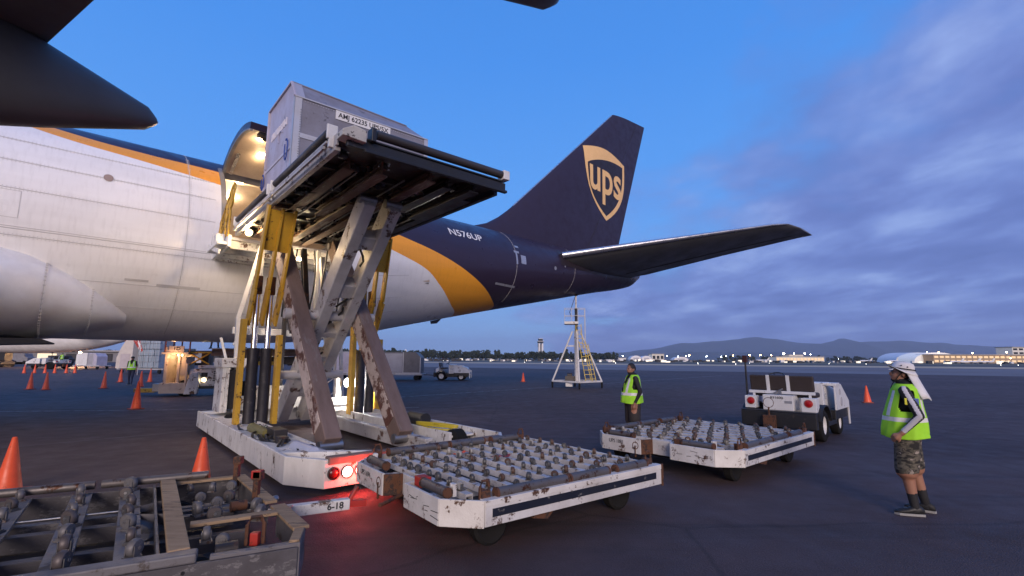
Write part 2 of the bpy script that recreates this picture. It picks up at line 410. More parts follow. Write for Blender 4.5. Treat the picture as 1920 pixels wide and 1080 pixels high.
fTop = sm_tab([(-30, 8.78), (8, 8.80), (14, 8.84), (20, 8.86), (26, 8.92), (30, 9.05), (31.6, 8.95), (32.4, 8.6)])
fBot = sm_tab([(-30, 2.33), (5.5, 2.33), (8.2, 2.52), (11.5, 3.20), (15.3, 4.0), (21, 5.15), (26.2, 6.2), (31.2, 7.2), (32.4, 7.85)])
fWid = sm_tab([(-30, 3.24), (8, 3.24), (13, 3.02), (18, 2.55), (23, 1.95), (28, 1.25), (31.2, .72), (32.4, .36)])
def fus_y(x, z):       # port skin at (x, z)
    c = (fTop(x) + fBot(x)) / 2; b = (fTop(x) - fBot(x)) / 2
    k = max(0, 1 - ((z - c) / b) ** 2); return -fWid(x) * math.sqrt(k)
def fus_pt(x, a, off=0.0):     # angle a: 0 at the keel, 90 port side, 180 crown
    c = (fTop(x) + fBot(x)) / 2; b = (fTop(x) - fBot(x)) / 2
    return (x, -(fWid(x) + off) * math.sin(a), c - (b + off) * math.cos(a))

def livery():
    m = bpy.data.materials.new('livery_paint'); m.use_nodes = True
    n, l = m.node_tree.nodes, m.node_tree.links; p = n['Principled BSDF']
    t = n.new('ShaderNodeTexCoord'); s = n.new('ShaderNodeSeparateXYZ'); l.new(t.outputs['Object'], s.inputs[0])
    def curve(pts):
        mr = n.new('ShaderNodeMapRange'); mr.inputs[1].default_value = -4; mr.inputs[2].default_value = 20; l.new(s.outputs[0], mr.inputs[0])
        c = n.new('ShaderNodeFloatCurve'); cm = c.mapping; cu = cm.curves[0]
        P = [((x + 4) / 24, (z - 0) / 12) for x, z in pts]
        cu.points[0].location = P[0]; cu.points[1].location = P[-1]
        for q in P[1:-1]: cu.points.new(*q)
        cm.update(); l.new(mr.outputs[0], c.inputs['Value'])
        k = n.new('ShaderNodeMath'); k.operation = 'MULTIPLY'; k.inputs[1].default_value = 12; l.new(c.outputs[0], k.inputs[0])
        g = n.new('ShaderNodeMath'); g.operation = 'GREATER_THAN'; l.new(s.outputs[2], g.inputs[0]); l.new(k.outputs[0], g.inputs[1]); return g.outputs[0]
    gold = curve([(-4, 9.0), (-1.3, 8.07), (-.2, 7.82), (1.5, 7.62), (3.5, 7.34), (7, 6.72), (10.2, 5.88), (11.26, 5.52), (12.15, 4.97), (13.3, 4.29), (14.3, 3.9), (14.9, 3.3), (20, 0)])
    brown = curve([(-4, 9.5), (-1.6, 8.5), (0, 8.12), (1.5, 7.99), (3.5, 7.92), (7, 7.42), (10.65, 6.62), (11.64, 6.38), (12.67, 6.07), (13.7, 5.7), (14.78, 5.27), (15.94, 4.78), (16.9, 4.42), (17.4, 3.8), (20, 0)])
    def noise(sc, stretch=None, det=6):
        v = t.outputs['Object']
        if stretch:
            mp = n.new('ShaderNodeMapping'); mp.inputs['Scale'].default_value = stretch; l.new(v, mp.inputs[0]); v = mp.outputs[0]
        k = n.new('ShaderNodeTexNoise'); k.inputs['Scale'].default_value = sc; k.inputs['Detail'].default_value = det; l.new(v, k.inputs['Vector']); return k.outputs['Fac']
    def mix(f, a, b, mode='MIX'):
        k = n.new('ShaderNodeMix'); k.data_type = 'RGBA'; k.blend_type = mode
        for i, v in ((0, f), (6, a), (7, b)):
            if isinstance(v, (int, float, tuple)): k.inputs[i].default_value = v
            else: l.new(v, k.inputs[i])
        return k.outputs[2]
    c = mix(gold, (.82, .815, .81, 1), (.82, .34, .03, 1)); c = mix(brown, c, (.030, .020, .040, 1))
    # soot streaks that run back along the skin, faint soiling between frames
    def rng(f, a, b, x, y):
        k = n.new('ShaderNodeMapRange'); l.new(f, k.inputs[0])
        for i, v in enumerate((a, b, x, y)): k.inputs[i + 1].default_value = v
        return k.outputs[0]
    d1 = rng(noise(1.1, (.25, 1, 2.2), 8), .42, .75, 0, .14); c = mix(d1, c, (.36, .34, .32, 1), 'MULTIPLY')
    d2 = rng(noise(3.5, (3.5, 1, .5), 6), .5, .8, 0, .16); c = mix(d2, c, (.4, .38, .36, 1), 'MULTIPLY')
    l.new(c, p.inputs['Base Color']); p.inputs['Roughness'].default_value = .34
    l.new(rng(noise(2.0, None, 6), .3, .7, .26, .46), p.inputs['Roughness'])
    p.inputs['Specular IOR Level'].default_value = .4; p.inputs['Coat Weight'].default_value = .06; p.inputs['Coat Roughness'].default_value = .15
    b = n.new('ShaderNodeBump'); b.inputs['Strength'].default_value = .12; b.inputs['Distance'].default_value = .02
    l.new(noise(1.6, (1, 1, 1), 3), b.inputs['Height']); l.new(b.outputs[0], p.inputs['Normal'])
    return m
LIV = livery()
BROWN = mat('brown_gloss_paint', (.030, .021, .042), .42, grime=.2, coat=.05, spec=.35)
WINGG = mat('wing_grey_paint', (.12, .12, .12), .5, grime=.4, gscale=.8)
WHITEP = mat('aircraft_white_paint', (.80, .80, .80), .38, grime=.35, gscale=1.2)
BARE = mat('bare_aluminium', (.62, .63, .65), .3, .9, grime=.2)
DX0, DX1 = 3.55, 7.35                       # door opening
DA0, DA1 = R(81), R(142)                    # angles of sill and lintel
xs = sorted(set([-30, -26, -22, -18, -14, -11, -8, -6, -4, -3, -2, -1, 0, 1, 2, 3, DX0, 4.3, 5.1, 5.9, 6.7, DX1, 8, 9, 10, 11, 12, 13, 14, 15, 16, 17, 18, 19, 20, 21, 22, 23, 24, 25, 26, 27, 28, 29, 30, 30.7, 31.2, 31.6, 31.9, 32.15, 32.3, 32.4]))
angs = sorted(set([R(a) for a in range(0, 360, 6)] + [DA0, DA1]))
b = B(); na = len(angs)
vs_ = [fus_pt(x, a) for x in xs for a in angs]; fs_ = []
for j in range(len(xs) - 1):
    for i in range(na):
        k = (i + 1) % na
        if DX0 - 1e-6 <= xs[j] < DX1 - 1e-6 and DA0 - 1e-6 <= angs[i] < DA1 - 1e-6: continue
        fs_.append((j * na + i, j * na + k, (j + 1) * na + k, (j + 1) * na + i))
fs_ += [tuple(range(na)), tuple(range((len(xs) - 1) * na, len(xs) * na))]
b.add(vs_, fs_); b.obj('fuselage', LIV, plane, smooth=40)
# door surround and hold
LINER = mat('cargo_liner', (.46, .37, .29), .6, grime=.4, gscale=1.5)
FRAMEM = mat('door_frame_metal', (.30, .29, .28), .45, .4, grime=.4)
b = B()
for x in (DX0 + .03, DX1 - .03):
    rr = [a for a in np.linspace(DA0, DA1, 12)]
    b.loft([[fus_pt(x - .07, a, .015), fus_pt(x + .07, a, .015), fus_pt(x + .07, a, -.28), fus_pt(x - .07, a, -.28)] for a in rr])
for a in (DA0, DA1):
    b.loft([[fus_pt(x, a - .025, .012), fus_pt(x, a + .025, .012), fus_pt(x, a + .025, -.28), fus_pt(x, a - .025, -.28)] for x in np.linspace(DX0, DX1, 5)])
b.obj('door_frame', FRAMEM, plane, smooth=30)
hold = B()
HX0, HX1, HZ0, HZ1 = 0.2, 11.5, 5.0, 8.05
hold.b2((HX0, -2.9, HZ0 - .06), (HX1, 2.9, HZ0))
hold.obj('hold_floor', mat('hold_floor_metal', (.22, .2, .19), .45, .5, grime=.5), plane)
b = B()
sec = [(-2.95, 5.02), (-2.98, 6.3), (-2.55, 7.35), (-1.7, 8.0), (0, 8.25), (1.7, 8.0), (2.55, 7.35), (2.98, 6.3), (2.95, 5.02)]
for xa, xb, lo, hi in ((HX0, DX0 - .1, 0, 9), (DX1 + .1, HX1, 0, 9), (DX0 - .1, DX1 + .1, 3, 9)):
    b.loft([[(xa, y, z) for y, z in sec[lo:hi]], [(xb, y, z) for y, z in sec[lo:hi]]], cap=False, closed=False)
b.add([(HX0, y, z) for y, z in sec], [tuple(range(9))]); b.add([(HX1, y, z) for y, z in sec], [tuple(range(9))])
b.obj('hold_liner', LINER, plane, smooth=50)
for xr in (DX0 + .1, DX1 - .1):      # pale rib at each jamb
    b = B(); b.beam((xr, -2.9, 5.0), (xr, -2.55, 7.2), .12, .1); b.obj('jamb_rib', mat('jamb_primer', (.34, .33, .31), .5, grime=.3), plane)
LAMPW = mat('warm_lamp', (1, .8, .55), .3, emit=26, ecol=(1, .74, .42), grime=0)
def point(name, loc, energy, col, parent=None, r=.06):
    d = bpy.data.lights.new(name, 'POINT'); d.energy = energy; d.color = col; d.shadow_soft_size = r
    o = bpy.data.objects.new(name, d); COL.objects.link(o); o.location = loc
    if parent is not None: o.parent = parent
    return o
for x, y, e in ((4.35, -1.3, 75), (6.1, -1.2, 75), (4.6, .9, 55), (2.2, -1, 40)):
    z = lerp_tab([(-1.7, 8.0), (0, 8.25), (1.7, 8.0)], y)
    b = B(); b.box((x, y, z - .03), (.26, .12, .04)); lp = b.obj('hold_lamp', LAMPW, plane)
    point('hold_lamp_light', (x, y, z - .16), e, (1, .74, .48), lp, .08)
# open cargo door: swung up about a hinge above the opening
hz = fus_pt(5, DA1)                            # hinge line (y, z)
hy, hzz = hz[1], hz[2]
door = B(); n_ = 14; Rr = 3.24; OPEN = R(DOOR_OPEN_DEG) if 'DOOR_OPEN_DEG' in globals() else R(78)
arc = [fus_pt(5, a)[1:] for a in np.linspace(DA1 - R(1.0), DA0 + R(1), n_)]
arc_i = [fus_pt(5, a, -.20)[1:] for a in np.linspace(DA1 - R(1.0), DA0 + R(1), n_)]
def swing(p):
    y, z = p[0] - hy, p[1] - hzz; c, s = math.cos(-OPEN), math.sin(-OPEN)
    return (hy + y * c - z * s, hzz + y * s + z * c)
oa = [swing(p) for p in arc]; ia = [swing(p) for p in arc_i]
D0, D1 = DX0 + .08, DX1 - .08
ring = lambda x: [(x, *p) for p in oa] + [(x, *p) for p in reversed(ia)]
dm = B()
n2_ = 2 * n_
vs_ = ring(D0) + ring(D1)
fs_ = []; 
for i in range(n2_):
    k = (i + 1) % n2_; fs_.append((i, k, n2_ + k, n2_ + i))
dm.add(vs_, fs_)
for side in (0, n2_):
    for i in range(n_ - 1): dm.add([vs_[side + q] for q in (i, i + 1, n2_ - 2 - i, n2_ - 1 - i)], [(0, 1, 2, 3)])
dm.m = [1 if (n_ <= (f % n2_) < n2_ - 1 and f < n2_) else 0 for f in range(len(dm.f))]
cdoor = dm.obj('cargo_door', [LIV, LINER], plane, smooth=40)
for x in (D0 + .04, D1 - .04):                 # rim seals on the inner face
    b = B(); b.loft([[(x - .05, *p), (x + .05, *p), (x + .05, p[0], p[1] - .05), (x - .05, p[0], p[1] - .05)] for p in ia])
    b.obj('door_rim', FRAMEM, cdoor)
b = B(); tip = ia[-1]; t2 = ia[-3]
b.beam((D0 + .3, *((tip[0] + t2[0]) / 2, (tip[1] + t2[1]) / 2 - .06)), (D1 - .3, (tip[0] + t2[0]) / 2, (tip[1] + t2[1]) / 2 - .06), .34, .1)
for k in range(6): b.box((D0 + .5 + k * .5, (tip[0] + t2[0]) / 2, (tip[1] + t2[1]) / 2 - .14), (.12, .3, .08))
b.obj('latch_beam', DARKST, cdoor)
for x, f in ((4.5, 5), (6.3, 5), (4.2, 9), (6.0, 10)):
    p = ia[f]; b = B(); b.box((x, p[0], p[1] - .02), (.16, .16, .05)); lp = b.obj('door_lamp', LAMPW, cdoor)
    point('door_lamp_light', (x, p[0] + .1, p[1] - .16), 13, (1, .70, .38), lp, .07)
b = B(); b.beam((D0 + .25, hy - .1, hzz - .1), (D0 + .25, *(lambda q: (q[0], q[1] - .05))(ia[4])), .1, .07); b.obj('door_actuator', BARE, plane)
# skin seams: lap joints along and butt joints around the body
SEAM = mat('seam_sealant', (.56, .55, .545), .6, grime=.3)
def seam_x(a, x0, x1, w=.008):
    n = max(2, int((x1 - x0) / .8)); b = B()
    b.loft([[fus_pt(x, a - w / 3.24, .003), fus_pt(x, a, .010), fus_pt(x, a + w / 3.24, .003)] for x in np.linspace(x0, x1, n)], cap=False, closed=False)
    b.obj('skin_seam', SEAM, plane)
def seam_r(x, a0, a1, w=.010):
    b = B(); b.loft([[fus_pt(x - w, a, .003), fus_pt(x, a, .009), fus_pt(x + w, a, .003)] for a in np.linspace(a0, a1, 24)], cap=False, closed=False)
    b.obj('skin_seam', SEAM, plane)
for a in (44, 58, 76, 97, 111, 124): seam_x(R(a), -14, DX0 - .2 if 80 < a < 143 else 10.4)
seam_x(R(79), -2.2, 3.3, .013); seam_x(R(79.9), -2.2, 3.3)
for x in (-7.5, -2.4, 2.65, 9.3): seam_r(x, R(20), R(160))
seam_r(17.0, R(35), R(150)); seam_r(22.5, R(35), R(140))
def rivets(pts, m):
    b = B()
    for p, q in pts: b.box(p, (.014, .012, .014))
    return stuff(b.obj('rivet_row', m, plane))
for a in (76, 97, 111, 124): rivets([(fus_pt(x, R(a) + s / 3.24, .002), 0) for x in np.arange(-2, DX0 - .3 if a > 80 else 9, .075) for s in (-.035, .035)], SEAM)
for x0 in (2.65, 9.3): rivets([(fus_pt(x0 + s, a, .002), 0) for a in np.arange(R(40), R(145), .024) for s in (-.035, .035)], SEAM)
def patch(name, x0, x1, z0, z1, m, off=.012, n=6):
    b = B(); b.loft([[(x, fus_y(x, z) - off, z) for x in np.linspace(x0, x1, n)] for z in np.linspace(z0, z1, n)], cap=False, closed=False)
    return b.obj(name, m, plane, smooth=40)
def disc(name, x, z, r, m, off=.014):
    b = B(); b.add([(x + r * math.cos(t), fus_y(x + r * math.cos(t), z + r * math.sin(t)) - off, z + r * math.sin(t)) for t in np.linspace(0, 2 * math.pi, 20, endpoint=False)], [tuple(range(20))])
    return b.obj(name, m, plane)
disc('outflow_port', .72, 6.75, .11, mat('port_tan', (.34, .26, .22), .5, grime=.3))
patch('service_panel', 1.35, 1.9, 3.94, 4.0, SEAM); patch('service_panel', 2.1, 3.2, 3.86, 3.92, SEAM)
# small markings by the tail
SILV = mat('silver_plate', (.5, .5, .52), .35, .6, grime=.3)
for x0, x1, z0, z1 in ((17.05, 17.35, 7.55, 7.66), (16.85, 17.25, 7.22, 7.34), (16.95, 17.08, 6.62, 7.22), (17.35, 17.75, 6.7, 7.16)): patch('pressure_port', x0, x1, z0, z1, SILV)
disc('static_port', 20.4, 6.9, .11, SILV); disc('static_port', 21.4, 7.15, .06, SILV); disc('static_port', 21.2, 8.5, .05, SILV)
for x0, x1, z0, z1 in ((8.3, 9.1, 3.5, 4.3), (-1.9, -.9, 5.2, 5.9)):
    for q in ((x0, x1, z0, z0 + .012), (x0, x1, z1 - .012, z1), (x0, x0 + .012, z0, z1), (x1 - .012, x1, z0, z1)): patch('hatch_outline', *q, SEAM, .006)
patch('tail_skid_plate', 15.6, 17.2, 5.42, 5.52, SILV)
b = B(); b.prism([(13.4, 3.60), (14.0, 3.74), (13.75, 3.50), (13.45, 3.46)], -.34, -.26); b.obj('drain_mast', BLACK, plane)
# wing to body fairing
rings = []
for x in (-30, -16, -8, -4, -1.6, -.6, .2, .75, 1.15, 1.42, 1.56):
    t = min(1, max(0, (x + 2.2) / 3.8)); t = t ** 2.2
    a = 3.92 - 1.95 * t; bt = 4.95 - 1.75 * t; bb = 2.20 + .45 * t
    c = (bt + bb) / 2; hb = (bt - bb) / 2; r = []
    for i in range(48):
        q = 2 * math.pi * i / 48; cs, sn = math.cos(q), math.sin(q)
        r.append((x, a * math.copysign(abs(cs) ** (2 / 2.7), cs), c + hb * math.copysign(abs(sn) ** (2 / 2.7), sn)))
    rings.append(r)
fb = B(); fb.loft(rings); fair = fb.obj('wing_body_fairing', WHITEP, plane, smooth=40)
# two seams on the fairing with their bolt heads
for j, x in enumerate((-.25, .72)):
    t = min(1, max(0, (x + 2.2) / 3.8)) ** 2.2; a = 3.92 - 1.95 * t; bt = 4.95 - 1.75 * t; bb = 2.20 + .45 * t; c = (bt + bb) / 2; hb = (bt - bb) / 2
    pts = []
    for q in np.linspace(R(140), R(255), 26):
        cs, sn = math.cos(q), math.sin(q); pts.append((x, (a + .006) * math.copysign(abs(cs) ** (2 / 2.7), cs), c + (hb + .006) * math.copysign(abs(sn) ** (2 / 2.7), sn)))
    b = B(); b.path(pts, .009, 5)
    for p in pts: b.box(p, (.05, .03, .03))
    b.obj('fairing_seam', SEAM, fair)
# belly gear door and bay under the fairing
b = B(); b.prism([(-3.5, 1.98), (.1, 2.14), (-.2, 2.26), (-3.5, 2.24)], -2.6, -.6); b.obj('gear_door', BLACK, plane)
b = B(); b.b2((-2.4, -3.0, 1.0), (-1.35, -2.9, 2.2)); b.obj('gear_door', mat('tan_gear_door', (.46, .36, .28), .5, grime=.3), plane)
# port wing with trailing-edge flap
def wing():
    b = B(); secs = []
    for y, le, te, z, th in ((-2.6, -14.5, -3.6, 4.2, 1.3), (-8, -11.0, -2.2, 4.75, .95), (-13, -7.2, -.40, 5.22, .72), (-15.2, -5.4, .28, 5.40, .6), (-20, -2.4, 2.55, 5.82, .5), (-31, 4.8, 8.0, 6.9, .25)):
        r = []
        for u, t in ((0, 0), (.06, .55), (.25, 1), (.55, .85), (1, .05)): r.append((le + (te - le) * u, y, z + th * .62 * t))
        for u, t in ((1, -.05), (.6, -.45), (.25, -.5), (.06, -.3)): r.append((le + (te - le) * u, y, z + th * .62 * t))
        secs.append(r)
    b.loft(secs); return b.obj('wing', WINGG, plane, smooth=35)
wg = wing()
b = B(); b.loft([[(-3.55, -2.9, 4.22), (-2.35, -8, 4.77), (-.55, -13, 5.20), (.15, -15.2, 5.38), (2.4, -20, 5.80)], [(-5.1, -2.9, 4.02), (-3.9, -8, 4.56), (-2.1, -13, 5.02), (-1.2, -15.2, 5.22), (1.0, -20, 5.66)]], cap=False, closed=False)
b.obj('flap', WINGG, wg)
def canoe(name, y, xt, zm, k=1.0):
    """flap-track fairing: a long rounded canoe that ends in a blunt tip"""
    rings = []
    for d in (0, .02, .06, .12, .3, .6, 1.0, 1.5, 2.1, 3.0, 4.0, 5.2, 5.6):
        e = min(1, math.sqrt(d / .12)) if d < .12 else 1.0
        e = max(e, .05)
        top = zm + (.10 + .40 * min(d, 1.9)) * e * k; bot = zm - (.08 + .30 * min(d, 1.4) + .08 * max(0, min(d - 1.4, 1.5))) * e * k
        w = (.10 + .19 * min(d, 1.5)) * e * 1.15 * k
        if d > 5: w *= .5; bot = bot + .5
        r = []
        for i in range(24):
            q = 2 * math.pi * i / 24; cs, sn = math.cos(q), math.sin(q)
            r.append((xt - d, y + w * math.copysign(abs(cs) ** .75, cs), (top + bot) / 2 + (top - bot) / 2 * math.copysign(abs(sn) ** .75, sn)))
        rings.append(r)
    b = B(); b.loft(rings); return b.obj(name, WINGG, plane, smooth=40)
canoe('flap_track_fairing', -13.0, .70, 4.70)
canoe('flap_track_fairing', -17.2, 3.47, 5.48)
canoe('flap_track_fairing', -7.6, -1.2, 4.2)
# fin and rudder
FIN = [(15.6, 8.80), (17.6, 9.55), (19.2, 10.9), (29.7, 20.5), (34.35, 21.0), (30.5, 8.9)]
def fin_edges(z):
    le = lerp_tab([(8.7, 14.9), (8.95, 16.3), (9.6, 17.65), (10.6, 18.95), (20.5, 29.75), (21.1, 30.4)], z)
    te = lerp_tab([(8.6, 29.5), (21.1, 34.4)], z)
    return le, te
def fin_top(u): return 20.52 + .56 * u
def fin_t(x, z):
    le, te = fin_edges(z); u = min(1, max(0, (x - le) / (te - le))); th = lerp_tab([(8.6, .92), (21, .36)], z)
    return th / 2 * (2.6 * math.sqrt(u) * (1 - u) if u < .33 else (2.6 * math.sqrt(.33) * .67) * (1 - (u - .33) / .67) ** .85) + .012
b = B(); rows = []
us = [0, .01, .03, .07, .14, .23, .33, .45, .58, .7, .82, .92, 1]
for k in range(24):
    w = k / 23; r = []
    for s, uu in ((-1, us), (1, us[::-1])):
        for u in uu:
            z0 = 8.3; z = z0 + (fin_top(u) - z0) * w; le, te = fin_edges(z); x = le + (te - le) * u
            r.append((x, s * fin_t(x, z), z))
    rows.append(r)
b.loft(rows); fin = b.obj('tail_fin', BROWN, plane, smooth=40)
b = B(); rl = [(lambda le_te: le_te[0] + (le_te[1] - le_te[0]) * .70)(fin_edges(z)) for z in np.linspace(9.4, 20.6, 12)]
b.path([(x, -fin_t(x, z) - .004, z) for x, z in zip(rl, np.linspace(9.4, 20.6, 12))], .014, 5); b.obj('rudder_gap', BLACK, fin)
b = B(); b.path([(fin_edges(z)[0] + .02, 0, z) for z in np.linspace(10.8, 20.4, 14)], .05, 6); b.obj('leading_edge_strip', BARE, fin)
# UPS shield, laid on the port side of the fin
GOLDL = mat('gold_print', (.90, .56, .22), .45, grime=.15, coat=.1)
def on_fin(pts2, name, m, off, parent=fin, holes=None):
    bm = bmesh.new()
    loops = [pts2] + (holes or []); es = []
    for lp in loops:
        vv = [bm.verts.new((x, z, 0)) for x, z in lp]
        es += [bm.edges.new((vv[i], vv[(i + 1) % len(vv)])) for i in range(len(vv))]
    bmesh.ops.triangle_fill(bm, edges=es, use_beauty=True, use_dissolve=False)
    for _ in range(4):
        ee = [e for e in bm.edges if e.calc_length() > .45]
        if not ee: break
        bmesh.ops.subdivide_edges(bm, edges=ee, cuts=1); bmesh.ops.triangulate(bm, faces=bm.faces)
    for v in bm.verts: x, z = v.co.x, v.co.y; v.co = (x, -fin_t(x, z) - off, z)
    me = bpy.data.meshes.new(name); bm.to_mesh(me); bm.free(); me.materials.append(m); me.polygons.foreach_set('use_smooth', [True] * len(me.polygons))
    return link(name, me, parent)
# shield frame in its own unit box, mapped onto the fin
SX0, SX1, SZ0, SZ1 = 25.85, 31.0, 11.75, 17.05
def sh(u, v): return (SX0 + (SX1 - SX0) * u, SZ0 + (SZ1 - SZ0) * v)
def shield(d, top_drop):
    o = []
    for t in np.linspace(0, 1, 14): o.append(sh(0 + d + (1 - 2 * d) * t, 1 - top_drop - d * .6 - .015 * t + .10 * math.sin(math.pi * t) * .9))
    for t in np.linspace(.05, 1, 12): o.append(sh(1 - d - .50 * (t ** 3.0) * (1 - 2 * d) , .86 - top_drop * .6 - (.86 - top_drop * .6 - d * .9) * t))
    for t in np.linspace(.95, .05, 12): o.append(sh(d + .50 * (t ** 3.0) * (1 - 2 * d), .90 - top_drop * .6 - (.90 - top_drop * .6 - d * .9) * t))
    return o
on_fin(shield(0, .06), 'shield_gold', GOLDL, .012)
inn = []
for t in np.linspace(0, 1, 16): inn.append(sh(.06 + .885 * t, .72 + .17 * math.sin(math.pi * (t * .62 + .0)) ** .8))
for t in np.linspace(.06, 1, 12): inn.append(sh(.945 - .445 * t ** 3, .865 - .80 * t))
for t in np.linspace(.94, .03, 12): inn.append(sh(.06 + .44 * t ** 3, .72 - .655 * t))
on_fin(inn, 'shield_field', mat('brown_print', (.022, .013, .014), .4, grime=.1), .018)
me = text_mesh('ups', 3.0, 0, .045, sub=.3)
co = np.array([v.co[:] for v in me.vertices]); mn, mx = co.min(0), co.max(0)
for v in me.vertices:
    u = (v.co.x - mn[0]) / (mx[0] - mn[0]); w = (v.co.y - mn[1]) / (mx[1] - mn[1])
    x, z = sh(.10 + .80 * u, .215 + .50 * w); v.co = (x, -fin_t(x, z) - .026, z)
me.materials.clear(); me.materials.append(GOLDL); link('shield_lettering', me, fin)
me = text_mesh('N576UP', 1.0, 0, .012, sub=.2); co = np.array([v.co[:] for v in me.vertices]); mn, mx = co.min(0), co.max(0)
for v in me.vertices:
    u = (v.co.x - mn[0]) / (mx[0] - mn[0]); w = (v.co.y - mn[1]) / (mx[1] - mn[1])
    x = 12.72 + 2.02 * u; z = 7.40 + .36 * w; v.co = (x, fus_y(x, z) - .012, z)
me.materials.clear(); me.materials.append(mat('white_print', (.75, .75, .75), .5, grime=.1)); link('registration_lettering', me, plane)
# horizontal stabilisers
STABM = mat('stabiliser_grey_paint', (.115, .115, .115), .42, grime=.3, gscale=.8)
def stab(sgn):
    b = B(); secs = []
    for w, le, te, z, th in ((.25, 19.9, 30.0, 7.55, .95), (1.4, 20.8, 30.3, 7.75, .95), (2.0, 21.3, 30.6, 7.83, .88), (6.5, 26.5, 33.2, 8.95, .56), (10.4, 31.05, 35.75, 9.92, .30), (10.95, 32.0, 36.2, 10.05, .20), (11.15, 33.6, 36.35, 10.10, .10)):
        r = []
        for u, t in ((0, 0), (.02, .35), (.08, .7), (.3, 1), (.65, .7), (1, .03)): r.append((le + (te - le) * u, sgn * w, z + th * .5 * t))
        for u, t in ((1, -.03), (.65, -.7), (.3, -1), (.08, -.7), (.02, -.35)): r.append((le + (te - le) * u, sgn * w, z + th * .5 * t))
        secs.append(r)
    b.loft(secs); o = b.obj('horizontal_stabiliser', STABM, plane, smooth=35)
    b = B(); b.path([(21.3 + .02, sgn * 2.0, 7.83), (26.5 + .02, sgn * 6.5, 8.95), (31.07, sgn * 10.4, 9.92), (32.0, sgn * 10.95, 10.05)], [.20, .13, .075, .05], 8); b.obj('leading_edge', BARE, o, smooth=50)
    b = B(); b.path([(21.3 + 9.3 * .72, sgn * 2.0, 7.83 - .28), (33.2 - 6.7 * .28, sgn * 6.5, 8.95 - .17), (35.75 - 4.7 * .28, sgn * 10.4, 9.92 - .09)], .022, 5); b.obj('elevator_gap', BLACK, o)
    return o
stab(-1); stab(1)
b = B(); b.loft([[(x, fus_y(x, z) - .02, z) for x in np.linspace(21.0, 31.0, 14)] for z in np.linspace(7.2, 8.15, 5)], cap=False, closed=False); b.obj('stabiliser_seal_plate', mat('seal_plate', (.03, .022, .028), .35, grime=.2), plane, smooth=40)
# ------------------------------------------------------------------ main-deck loader: local +x right (along the aircraft), +y towards the aircraft
LZ = azrot(49.5)
loader = thing('cargo_loader', 'tall white scissor-lift cargo loader raised to the open freighter door', 'cargo loader', (-1.57, 8.61, 0), LZ)
XL, XR, YN, YF = -2.30, 1.40, -.95, 6.95
# chassis: plates round the foot, deck strips, cross beams
def part(name, m, fn, bevel=.01, smooth=None, parent=None):
    b = B(); fn(b); return b.obj(name, m, parent or loader, smooth, bevel)
part('side_beam', WHITE_S, lambda b: (b.b2((XL, -.38, .10), (XL + .05, YF, .47)), b.b2((XL + .05, .1, .36), (XL + .72, YF, .40)), b.b2((XL + .70, .6, .10), (XL + .75, YF, .44))))
part('side_beam', WHITE_S, lambda b: (b.b2((XR - .05, -.5, .10), (XR, YF, .47)), b.b2((XR - .62, .2, .34), (XR - .05, YF, .38)), b.b2((XR - .66, .2, .10), (XR - .61, YF, .44))))
part('corner_plate', WHITE_S, lambda b: b.prism([(XL, -.38), (XL + .34, YN), (XL + .40, YN + .05), (XL + .05, -.34)], .10, .47, 'z'))
part('corner_plate', WHITE_S, lambda b: b.prism([(XR, -.5), (XR - .34, YN), (XR - .40, YN + .05), (XR - .05, -.47)], .10, .47, 'z'))
part('front_beam', WHITE_W, lambda b: (b.b2((XL + .34, YN, .10), (XR - .34, YN + .06, .47)), b.b2((XL + .4, YN + .06, .38), (XR - .4, YN + .34, .42))))
part('front_bumper_rail', RUSTED, lambda b: b.b2((XL + .38, YN - .03, .40), (XR - .36, YN + .12, .50)), .015)
part('cross_beam', WHITE, lambda b: b.b2((XL + .05, YF - .25, .12), (XR - .05, YF, .46)))
part('track_rail', GREYW, lambda b: (b.b2((.30, .3, .08), (.36, 6.4, .34)), b.b2((.36, .3, .08), (.62, 6.4, .13)), b.b2((.28, .3, .30), (.44, 6.4, .36))))
part('track_rail', GREYW, lambda b: (b.b2((-1.40, .3, .08), (-1.34, 6.4, .30)), b.b2((-1.34, .3, .08), (-1.1, 6.4, .13))))
part('end_deck', WHITE_W, lambda b: (b.b2((XL + .36, YN + .10, .30), (-1.2, .35, .34)), b.prism([(XL + .1, .1), (-1.15, -.55), (-1.1, -.5), (XL + .2, .25)], .12, .44, 'z')))
for y in (.3, 5.6):
    for x in (XL + .5, XR - .45):
        b = B(); M = Matrix.Translation((x, y, .24)) @ Matrix.Rotation(R(90), 4, 'Y')
        b.lathe([(.02, -.14), (.2, -.14), (.24, -.1), (.24, .1), (.2, .14), (.02, .14)], 24, M); b.obj('wheel', RUBBER, loader, 40)
# hoses, valves and bits lying in the trough
rnd = random.Random(4)
for k in range(9):
    x0 = XL + .2 + rnd.random() * .4; y0 = .6 + rnd.random() * 2.2
    b = B(); pts = [(x0 + .1 * math.sin(i * .9 + k), y0 + i * .16, .43 + .05 * math.sin(i * 1.3 + k)) for i in range(7)]
    b.path(pts, .022, 6); b.obj('hydraulic_hose', [BLACK, YELLOW][k % 5 == 4], loader, 60)
part('valve_block', DARKST, lambda b: (b.box((XL + .45, 1.7, .50), (.22, .5, .16)), b.box((XL + .4, 1.2, .46), (.16, .2, .1))))
part('hydraulic_tank', mat('olive_paint', (.20, .18, .06), .5, grime=.5), lambda b: b.tube((XL + .35, 1.9, .46), (XL + .35, 3.0, .46), .09, 16), .0, 40)
part('fluid_bottle', mat('pale_blue_plastic', (.42, .46, .58), .4, grime=.3), lambda b: b.tube((XL + .42, .55, .42), (XL + .50, -.05, .41), .10, 14, .09), .0, 40)
